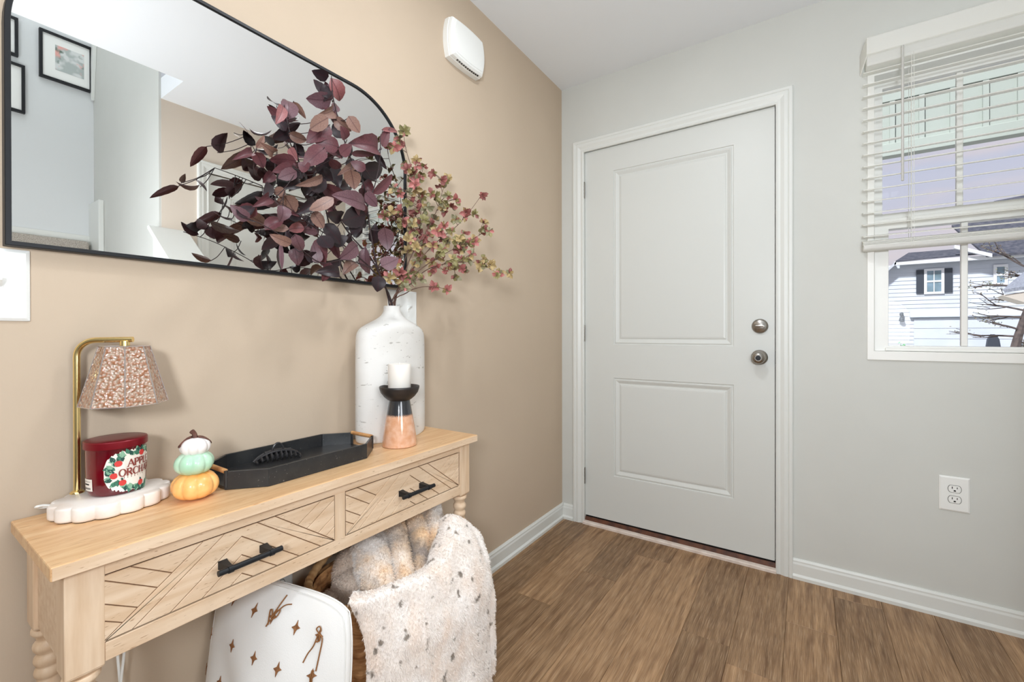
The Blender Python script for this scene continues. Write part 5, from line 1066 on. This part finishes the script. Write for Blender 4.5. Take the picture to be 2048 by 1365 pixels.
def fur(name, ob, count, L, mats_, parent, wid=0.0011, droop=0.3, maxz=9):
    me = ob.data; me.calc_loop_triangles(); nt = len(me.loop_triangles)
    tri = np.zeros(nt * 3, dtype=np.int64); me.loop_triangles.foreach_get('vertices', tri); tri = tri.reshape(-1, 3)
    co = np.zeros(len(me.vertices) * 3); me.vertices.foreach_get('co', co); co = co.reshape(-1, 3)
    a, b, c = co[tri[:, 0]], co[tri[:, 1]], co[tri[:, 2]]; nr = np.cross(b - a, c - a); ar = np.linalg.norm(nr, axis=1) + 1e-12
    idx = RNG.choice(nt, size=count, p=ar / ar.sum()); r1 = np.sqrt(RNG.random(count)); r2 = RNG.random(count)
    P = a[idx] * (1 - r1)[:, None] + b[idx] * (r1 * (1 - r2))[:, None] + c[idx] * (r1 * r2)[:, None]; Nn = nr[idx] / ar[idx][:, None]
    clump = np.stack([np.sin(P[:, 1] * 610 + 2 * np.sin(P[:, 2] * 330)), np.sin(P[:, 0] * 560 + 2 * np.sin(P[:, 2] * 370 + 1)), np.sin(P[:, 2] * 520 + 2 * np.sin(P[:, 1] * 350 + 2))], 1)
    D = Nn * 0.75 + clump * 0.6 + RNG.normal(0, 0.22, (count, 3)); D[:, 2] -= droop; D /= np.linalg.norm(D, axis=1)[:, None]
    Ls = L * RNG.uniform(0.6, 1.25, count)[:, None]; S_ = np.cross(D, RNG.normal(0, 1, (count, 3))); S_ /= np.linalg.norm(S_, axis=1)[:, None]
    bend = np.array([0, 0, -0.35]) * Ls
    v = np.empty((count, 5, 3)); v[:, 0] = P - S_ * wid - Nn * 0.001; v[:, 1] = P + S_ * wid - Nn * 0.001; v[:, 2] = P + D * Ls * 0.55 + S_ * wid * 0.8; v[:, 3] = P + D * Ls * 0.55 - S_ * wid * 0.8; v[:, 4] = P + D * Ls + bend
    f = np.arange(count)[:, None] * 5
    faces = np.concatenate([np.stack([f[:, 0], f[:, 0] + 1, f[:, 0] + 2, f[:, 0] + 3], 1)]); tris = np.stack([f[:, 0] + 3, f[:, 0] + 2, f[:, 0] + 4], 1)
    me2 = bpy.data.meshes.new(name)
    nl = count * 7; me2.vertices.add(count * 5); me2.vertices.foreach_set('co', v.reshape(-1)); me2.loops.add(nl); me2.polygons.add(count * 2)
    loops = np.concatenate([faces, tris], 1).reshape(-1); me2.loops.foreach_set('vertex_index', loops.astype(np.int32))
    st = np.empty(count * 2, dtype=np.int32); st[0::2] = np.arange(count) * 7; st[1::2] = np.arange(count) * 7 + 4; me2.polygons.foreach_set('loop_start', st)
    me2.update(calc_edges=True); me2.validate(); me2.materials.append(mats_)
    o = bpy.data.objects.new(name, me2); COL.objects.link(o); o.parent = parent; o.location = ob.location; o['kind'] = 'stuff'; return o
# the front sheet: top ridge and lower hem as plan curves, joined by a hanging section
TOPC = smooth_path([(0.305, -1.632, 0.452), (0.352, -1.575, 0.456), (0.384, -1.490, 0.461), (0.388, -1.410, 0.472), (0.352, -1.330, 0.502), (0.312, -1.268, 0.520), (0.305, -1.215, 0.468), (0.318, -1.175, 0.405)], 9)
HEM = smooth_path([(0.330, -1.606, 0.03), (0.376, -1.560, 0.03), (0.412, -1.480, 0.03), (0.424, -1.390, 0.03), (0.422, -1.310, 0.03), (0.408, -1.258, 0.03), (0.390, -1.222, 0.03), (0.368, -1.198, 0.03)], 9)
NPL = len(TOPC); sheet = []
def bmp(p): return 0.007 * nz3(p.x, p.y, p.z, 24) + 0.004 * nz3(p.x + 3, p.y, p.z, 52) + 0.0022 * nz3(p.x, p.y + 5, p.z, 110)
for i in range(NPL):
    t_, h_ = TOPC[i], HEM[i]
    tg = (HEM[min(i + 1, NPL - 1)] - HEM[max(i - 1, 0)]); tg.z = 0; tg.normalize(); nv = Vector((tg.y, -tg.x, 0))
    if nv.dot(h_ - Vector((BCX, BCY, 0))) < 0: nv = -nv
    row = []
    for o, dz in ((0.085, 0.085), (0.072, 0.045), (0.055, 0.016), (0.036, 0.002), (0.018, -0.001)): row.append(t_ - nv * o + Vector((0, 0, -dz)))
    for j in range(26):
        f = j / 25; z = t_.z + (h_.z - t_.z) * f; dz = t_.z - z; g = 1 - (1 - min(1, dz / 0.15)) ** 2
        q = Vector((t_.x + (h_.x - t_.x) * g, t_.y + (h_.y - t_.y) * g, z)); row.append(q)
    sheet.append([tuple(q + nv * bmp(q) + Vector((0, 0, 0.5 * bmp(q + Vector((1, 2, 3)))))) for q in row])
mb = MB(); mb.loft(sheet, closed=False, cap=False)
sh = mb.build('front_drape', M['plush'], bt, smooth=True, angle=180)
def roll(mb, P, r, flat=1.0):
    sp = smooth_path(P, 6); n_ = len(sp); rings = []; up = Vector((0, 0, 1))
    for i, q in enumerate(sp):
        t = (sp[min(i + 1, n_ - 1)] - sp[max(i - 1, 0)]).normalized(); w = t.cross(up).normalized(); v_ = w.cross(t)
        rr = r * (0.62 + 0.38 * math.sin(PI * min(1, 0.12 + 0.88 * i / (n_ - 1)) ** 0.8)) * (1 + 0.06 * math.sin(i * 1.3))
        rings.append([tuple(q + w * math.cos(2 * PI * k / 20) * rr + v_ * math.sin(2 * PI * k / 20) * rr * flat) for k in range(20)])
    rings = [[tuple(Vector(p_) + Vector((1, 0.6, 0.8)) * 0.6 * bmp(Vector(p_))) for p_ in rg] for rg in rings]
    mb.loft(rings)
mb = MB()
roll(mb, [(0.070, -1.395, 0.475), (0.140, -1.440, 0.455), (0.220, -1.488, 0.425), (0.300, -1.528, 0.375)], 0.050)
roll(mb, [(0.060, -1.310, 0.490), (0.170, -1.376, 0.468), (0.255, -1.430, 0.440), (0.325, -1.474, 0.395)], 0.030, 1.2)
roll(mb, [(0.060, -1.225, 0.498), (0.160, -1.290, 0.480), (0.240, -1.350, 0.452), (0.320, -1.418, 0.405)], 0.029, 1.2)
roll(mb, [(0.085, -1.160, 0.500), (0.175, -1.232, 0.492), (0.258, -1.302, 0.464), (0.335, -1.372, 0.418)], 0.028, 1.15)
roll(mb, [(0.120, -1.190, 0.455), (0.190, -1.240, 0.450), (0.260, -1.262, 0.455), (0.315, -1.300, 0.440)], 0.036)
hp = mb.build('folded_bundle', M['plush2'], bt, smooth=True, angle=180)
mb = MB(); heap = []
for i in range(27):
    y = -1.56 + 0.40 * i / 26; heap.append([(0.055 + 0.27 * j / 20, y, 0.335 + 0.10 * min(1, max(0, (y + 1.56) / 0.14)) - 0.05 * ((j / 20 - 0.5) * 2) ** 4 + 0.008 * nz3(0.27 * j / 20, y, 0, 40)) for j in range(21)])
mb.loft(heap, closed=False, cap=False); mb.build('inner_layer', M['plush2'], bt, smooth=True, angle=180)
mb = MB(); roll(mb, [(0.300, -1.262, 0.494), (0.322, -1.215, 0.440), (0.350, -1.194, 0.340), (0.366, -1.190, 0.200), (0.370, -1.190, 0.090), (0.370, -1.192, 0.035)], 0.020)
ef = mb.build('edge_fold', M['plush'], bt, smooth=True, angle=180)
# loose lumps low inside the basket at the left
lump = MB()
for (cx, cy, cz_, rx, ry, rz) in ((0.13, -1.545, 0.315, 0.07, 0.055, 0.06), (0.21, -1.56, 0.31, 0.06, 0.045, 0.055), (0.16, -1.50, 0.36, 0.075, 0.055, 0.06), (0.25, -1.53, 0.325, 0.055, 0.05, 0.06), (0.10, -1.47, 0.38, 0.06, 0.05, 0.07)):
    lump.loft([[(cx + rx * math.cos(a) * math.cos(b) * (1 + .12 * math.sin(3 * b + cx * 50)), cy + ry * math.cos(a) * math.sin(b) * (1 + .1 * math.sin(2 * b)), cz_ + rz * math.sin(a)) for b in [2 * PI * q / 24 for q in range(24)]] for a in [-1.5 + 3.0 * r_ / 12 for r_ in range(13)]])
M['plush3'] = mat('taupe_plush', S(226, 208, 192), 0.95, col2=S(210, 186, 166), scale=10, sheen=0.4, bump=0.9, bscale=160, bdist=0.006)
lp = lump.build('crumpled_corner', M['plush3'], bt, smooth=True, angle=180)
fur('pile', sh, 80000, 0.0062, M['plush'], bt, wid=0.0006); fur('pile', ef, 10000, 0.0062, M['plush'], bt, wid=0.0006); fur('pile', hp, 60000, 0.0075, M['plush2'], bt, wid=0.0006, droop=0.1); fur('pile', lp, 26000, 0.0085, M['plush3'], bt, wid=0.0006)
tg_ = MB(); rows_ = []
for i in range(9):
    t = i / 8; rows_.append([(0.215 + 0.006 * math.sin(3 * t) + 0.004 * q, -1.540 - 0.010 * t + 0.020 * q, 0.405 - 0.052 * t + 0.002 * math.sin(9 * q + 2 * t)) for q in (-0.6, -0.2, 0.2, 0.6)])
tg_.loft(rows_, closed=False, cap=False); o = tg_.build('care_tag', M['white'], bt, smooth=True); md = o.modifiers.new('t', 'SOLIDIFY'); md.thickness = 0.0006

EAVE = (3.266, 1.528, 1.430, 4.663, 1.482)
TREE = (5.813, 15.0)
# ------------------------------------------------------------------ outside
M['pale_ground'] = mat('pale_bounce_ground', S(188, 187, 182), 0.95, col2=S(172, 171, 165), scale=2)  # ground tone kept pale to bounce sunlight up to the blind slats
g = struct(MB().box(-40, 60, 0.2, 90, -0.55, -0.35).build('ground', M['pale_ground']))
# own porch: board-and-batten beam, roof above it
M['porch'] = mat('pale_green_white_paint', S(152, 160, 153), 0.6)
pb = thing('porch_gable', 'pale board and batten porch beam seen through the upper sash', 'porch', (2.4, 1.55, 2.2))
MB().box(0.2, 4.8, 1.52, 1.60, 2.215, 3.1).build('beam_board', M['porch'], pb)
MB().box(0.2, 4.8, 1.500, 1.52, 2.205, 2.285).build('lower_rail', M['porch'], pb, bevel=0.003)
MB().box(0.2, 4.8, 1.502, 1.52, 2.560, 2.66).build('upper_rail', M['porch'], pb, bevel=0.003)
b0 = None
for k in range(-5, 18):
    x = 1.615 + k * 0.142
    if b0 is None: b0 = MB().box(0, 0.026, 1.504, 1.52, 2.285, 2.56).build('batten', M['porch'], pb); o = b0
    else: o = b0.copy(); COL.objects.link(o)
    o.location = Vector((x, 0, 0)) - pb.location
MB().box(0.2, 4.8, 1.46, 1.64, 3.1, 3.16).build('cap_rail', M['porch'], pb)
# neighbouring eave corner at right
ev = thing('porch_roof_corner', 'small grey shingled roof corner with cream fascia at the right window edge', 'roof', (3.3, 6.0, 1.5))
E_ = lambda px, pz, y: (px, y, pz)
EX = EAVE
mb = MB(); mb.loft([[(EX[0], 6.0, EX[1]), (EX[0] + 0.20, 6.0, EX[2]), (EX[3], 6.0, EX[4] - 0.02), (EX[3], 6.0, EX[4] + 0.30)], [(EX[0] + 0.1, 6.6, EX[1]), (EX[0] + 0.30, 6.6, EX[2]), (EX[3], 6.6, EX[4] - 0.02), (EX[3], 6.6, EX[4] + 0.30)]])
mb.build('fascia', mat('cream_fascia', S(172, 165, 156), 0.6), ev)
mb = MB(); mb.loft([[(EX[0] + 0.02, 5.97, EX[1] + 0.03), (EX[3], 5.97, EX[4] + 0.31), (EX[3], 5.97, EX[4] + 0.35), (EX[0] + 0.0, 5.97, EX[1] + 0.07)], [(EX[0] + 0.55, 6.9, EX[1] + 0.45), (EX[3], 6.9, EX[4] + 0.75), (EX[3], 6.9, EX[4] + 0.79), (EX[0] + 0.55, 6.9, EX[1] + 0.49)]])
mb.build('shingles', mat('grey_shingle', S(128, 132, 142), 0.85, col2=S(100, 104, 114), scale=60), ev)
# house across the street, facade at y = 20
M['siding'] = mat('white_lap_siding', S(176, 182, 192), 0.7, col2=S(168, 175, 186), scale=1.2)
M['roofd'] = mat('charcoal_shingles', S(52, 55, 66), 0.9, col2=S(78, 78, 86), scale=9, lo=0.4, hi=0.7)
M['htrim'] = mat('house_white_trim', S(196, 199, 204), 0.6)
M['shutter'] = mat('navy_black_shutter', S(44, 50, 60), 0.6)
M['hpane'] = mat('house_window_glass', S(112, 134, 150), 0.08, spec=0.8, col2=S(88, 108, 116), scale=3)
hs = thing('house', 'white two storey house with dark shingled roofs across the street', 'house', (7.5, 20.0, -0.35))
w = MB(); w.box(3.62, 14, 20.0, 29, -0.35, 3.62); w.build('wall', M['siding'], hs)
# lap boards: every course its own tilted board
cb = MB(); zz = -0.3
while zz < 3.5:
    cb.loft([[(x, 20.0, zz), (x, 19.972, zz), (x, 19.988, zz + 0.149), (x, 20.0, zz + 0.149)] for x in (3.62, 14)]); zz += 0.15
o = cb.build('lap_board', M['siding'], hs); o['kind'] = 'stuff'
def hwin(x0, x1, z0, z1, shut):
    f = MB(); y = 19.93; o_ = ring_rect(x0, x1, z0, z1); i_ = ring_rect(x0 + .08, x1 - .08, z0 + .08, z1 - .08)
    f.loft([[(a, 19.99, b) for a, b in o_], [(a, y, b) for a, b in o_], [(a, y, b) for a, b in i_], [(a, 19.99, b) for a, b in i_]], cap=False, loop=True); zm = (z0 + z1) / 2
    f.box(x0 + .08, x1 - .08, y + 0.005, 19.97, zm - .03, zm + .03)
    if shut: f.box((x0 + x1) / 2 - .012, (x0 + x1) / 2 + .012, y + .01, 19.97, z0 + .08, z1 - .08)
    fo = f.build('window', M['htrim'], hs)
    for a, b in ((z0 + .08, zm - .03), (zm + .03, z1 - .08)): MB().box(x0 + .08, x1 - .08, 19.955, 19.965, a, b).build('pane', M['hpane'], fo)
    if shut:
        for xa, xb in ((x0 - 0.215, x0 - 0.01), (x1 + 0.01, x1 + 0.215)):
            MB().box(xa, xb, 19.93, 19.97, z0 + .03, z1 - .02).build('shutter', M['shutter'], hs)
hwin(4.83, 5.38, 2.46, 3.40, True); hwin(6.63, 6.98, 2.68, 3.40, False)
MB().box(3.95, 14, 19.62, 19.80, 3.58, 3.71).build('fascia', M['htrim'], hs)
mb = MB(); mb.loft([[(3.98, 19.60, 3.70), (6.42, 19.60, 3.76), (6.42, 19.60, 3.80), (3.98, 19.60, 3.74)], [(4.55, 21.0, 4.16), (6.1, 21.0, 4.16), (6.1, 21.0, 4.20), (4.55, 21.0, 4.20)]]); mb.build('lower_roof', M['roofd'], hs)
mb = MB(); mb.loft([[(3.60, 19.62, 3.20), (4.0, 19.62, 3.62), (4.0, 19.62, 3.72), (3.50, 19.62, 3.20)], [(3.60, 20.0, 3.20), (4.0, 20.0, 3.62), (4.0, 20.0, 3.72), (3.50, 20.0, 3.20)]]); mb.build('eave_return', mat('grey_white_trim', S(160, 164, 172), 0.6), hs)
mb = MB(); mb.loft([[(6.35, 19.5, 3.64), (15, 19.5, 3.64), (15, 19.5, 3.72), (6.35, 19.5, 3.72)], [(5.9, 21.6, 5.15), (15, 21.6, 5.15), (15, 21.6, 5.23), (5.9, 21.6, 5.23)], [(7.9, 25.0, 6.6), (15, 25.0, 7.4), (15, 25.0, 7.48), (7.9, 25, 6.68)]]); mb.build('main_roof', M['roofd'], hs)
mb = MB(); mb.loft([[(5.55, 19.45, 4.02), (6.48, 19.45, 3.62), (6.48, 19.45, 3.74), (5.55, 19.45, 4.14)], [(5.55, 19.6, 4.02), (6.48, 19.6, 3.62), (6.48, 19.6, 3.74), (5.55, 19.6, 4.14)]]); mb.build('rake_board', M['htrim'], hs)
MB().loft([[(x, 19.98, 1.60), (x, 19.86, 1.60), (x, 19.86, 1.64), (x, 19.93, 1.86), (x, 19.98, 1.86)] for x in (4.43, 9.0)]).build('garage_header', M['siding'], hs)
mb = MB()
for k in range(5): mb.box(4.55, 8.9, 19.955, 19.985, -0.35 + 0.385 * k, -0.35 + 0.385 * k + 0.372)
mb.build('garage_door', M['siding'], hs)
mb = MB(); mb.lathe([(0.03, 0), (0.085, 0.03), (0.06, 0.16), (0.03, 0.18), (0.03, 0.21), (0.06, 0.23), (0.06, 0.32), (0.02, 0.36)], (4.19, 19.88, 1.44), 12); mb.box(4.17, 4.21, 19.88, 20.0, 1.60, 1.64); mb.build('wall_lantern', M['shutter'], hs)
# bare ornamental tree in front of the house
tr_ = thing('tree', 'small bare brown tree with reddish leaves before the white house', 'tree', (TREE[0], TREE[1], -0.35))
mb = MB(); random.seed(3); TX_, TY_ = TREE
tips = []
mb.tube(smooth_path([(TX_ - 0.10, TY_, -0.36), (TX_, TY_, 0.6), (TX_ + 0.14, TY_, 1.3), (TX_ + 0.32, TY_, 2.1), (TX_ + 0.4, TY_, 2.9)], 4), [0.115 - 0.0045 * i for i in range(17)], 8)
def limb(p, d, L, r, depth):
    q = p + d * L; midp = p.lerp(q, 0.5) + Vector((0, 0, random.uniform(-.05, .08) * L)); mb.tube(smooth_path([p, midp, q], 3), [r, r * .92, r * .85, r * .78, r * .7, r * .6, r * .5], 5); tips.append((p.lerp(q, 0.4), q, depth))
    if depth > 0:
        for _ in range(3 if depth > 1 else 2):
            nd = (d + Vector((random.uniform(-.6, .6), random.uniform(-.5, .5), random.uniform(-.35, .45)))).normalized(); limb(p.lerp(q, random.uniform(.45, 1)), nd, L * random.uniform(.5, .75), r * .55, depth - 1)
for i in range(13):
    h = 0.75 + i * 0.17; base_ = Vector((TX_ + 0.02 + (h - 0.6) * 0.2, TY_, h)); s = -1 if i % 3 else 1
    limb(base_, Vector((s * random.uniform(.7, 1), random.uniform(-.4, .4), random.uniform(-.1, .5) + (0.3 if h > 2 else 0))).normalized(), random.uniform(.5, .85), 0.030, 2)
tr_.location = (0, 0, 0); mb.build('trunk', mat('dark_bark', S(86, 76, 72), 0.9, col2=S(60, 54, 54), scale=12), tr_, smooth=True)
lfm = MB()
for a, q, dp in tips:
    dens = 5 if q.z > 2.2 else (3 if random.random() < .35 else 1)
    for _ in range(dens):
        c0 = a.lerp(q, random.random()) + Vector((random.gauss(0, .04), random.gauss(0, .04), random.gauss(0, .04))); e1 = Vector((random.gauss(0, 1), random.gauss(0, 1), random.gauss(0, 1))).normalized() * .03; e2 = e1.orthogonal().normalized() * .018
        lfm.add([c0 - e1, c0 + e2, c0 + e1, c0 - e2], [(0, 1, 2, 3)])
o = lfm.build('foliage', mat('russet_leaves', S(112, 96, 80), 0.8, col2=S(92, 104, 84), scale=5), tr_); o['kind'] = 'stuff'
# low shrubs and a dark garden post by the house wall
def shrub(x, y, z, r, label, c1, c2):
    t = thing('garden_shrub', label, 'shrub', (x, y, z)); s = MB()
    for _ in range(420):
        d_ = Vector((random.gauss(0, 1), random.gauss(0, 1), abs(random.gauss(0, 1)))).normalized() * r * random.uniform(.5, 1); c0 = Vector((x + d_.x, y + d_.y, random.uniform(-0.34, z + abs(d_.z) * 1.3))); e1 = Vector((random.gauss(0, 1), random.gauss(0, 1), random.gauss(0, 1))).normalized() * r * .28; e2 = e1.orthogonal().normalized() * r * .14
        s.add([c0 - e1, c0 + e2, c0 + e1, c0 - e2], [(0, 1, 2, 3)])
    f_ = s.build('foliage', mat(label[:14].replace(' ', '_'), c1, 0.8, col2=c2, scale=10), t); f_['kind'] = 'stuff'
    s = MB(); s.tube([(x, y, -0.36), (x, y, z + r * .4)], r * .12, 6); s.build('stem', M['shutter'], t)
shrub(4.10, 19.3, 0.50, 0.16, 'bright green shrub at the foot of the white house, lower left pane corner', S(96, 160, 96), S(64, 124, 74))
shrub(6.95, 18.6, 0.55, 0.24, 'dark clipped shrub beside the tree trunk', S(62, 62, 58), S(90, 84, 76))
pt_ = thing('garden_stone', 'dark upright rounded stone before the house, left of the tree', 'stone', (6.35, 18.8, -0.36))
mb = MB(); mb.loft([[(6.34 + a * sx, 18.8 + 0.08 * sy, z) for a, sy in ((-1, -1), (1, -1), (1, 1), (-1, 1))] for z, sx in ((-0.36, 0.22), (0.55, 0.16), (0.80, 0.13), (0.93, 0.07), (0.97, 0.02))]); mb.build('slab', M['shutter'], pt_, smooth=True)
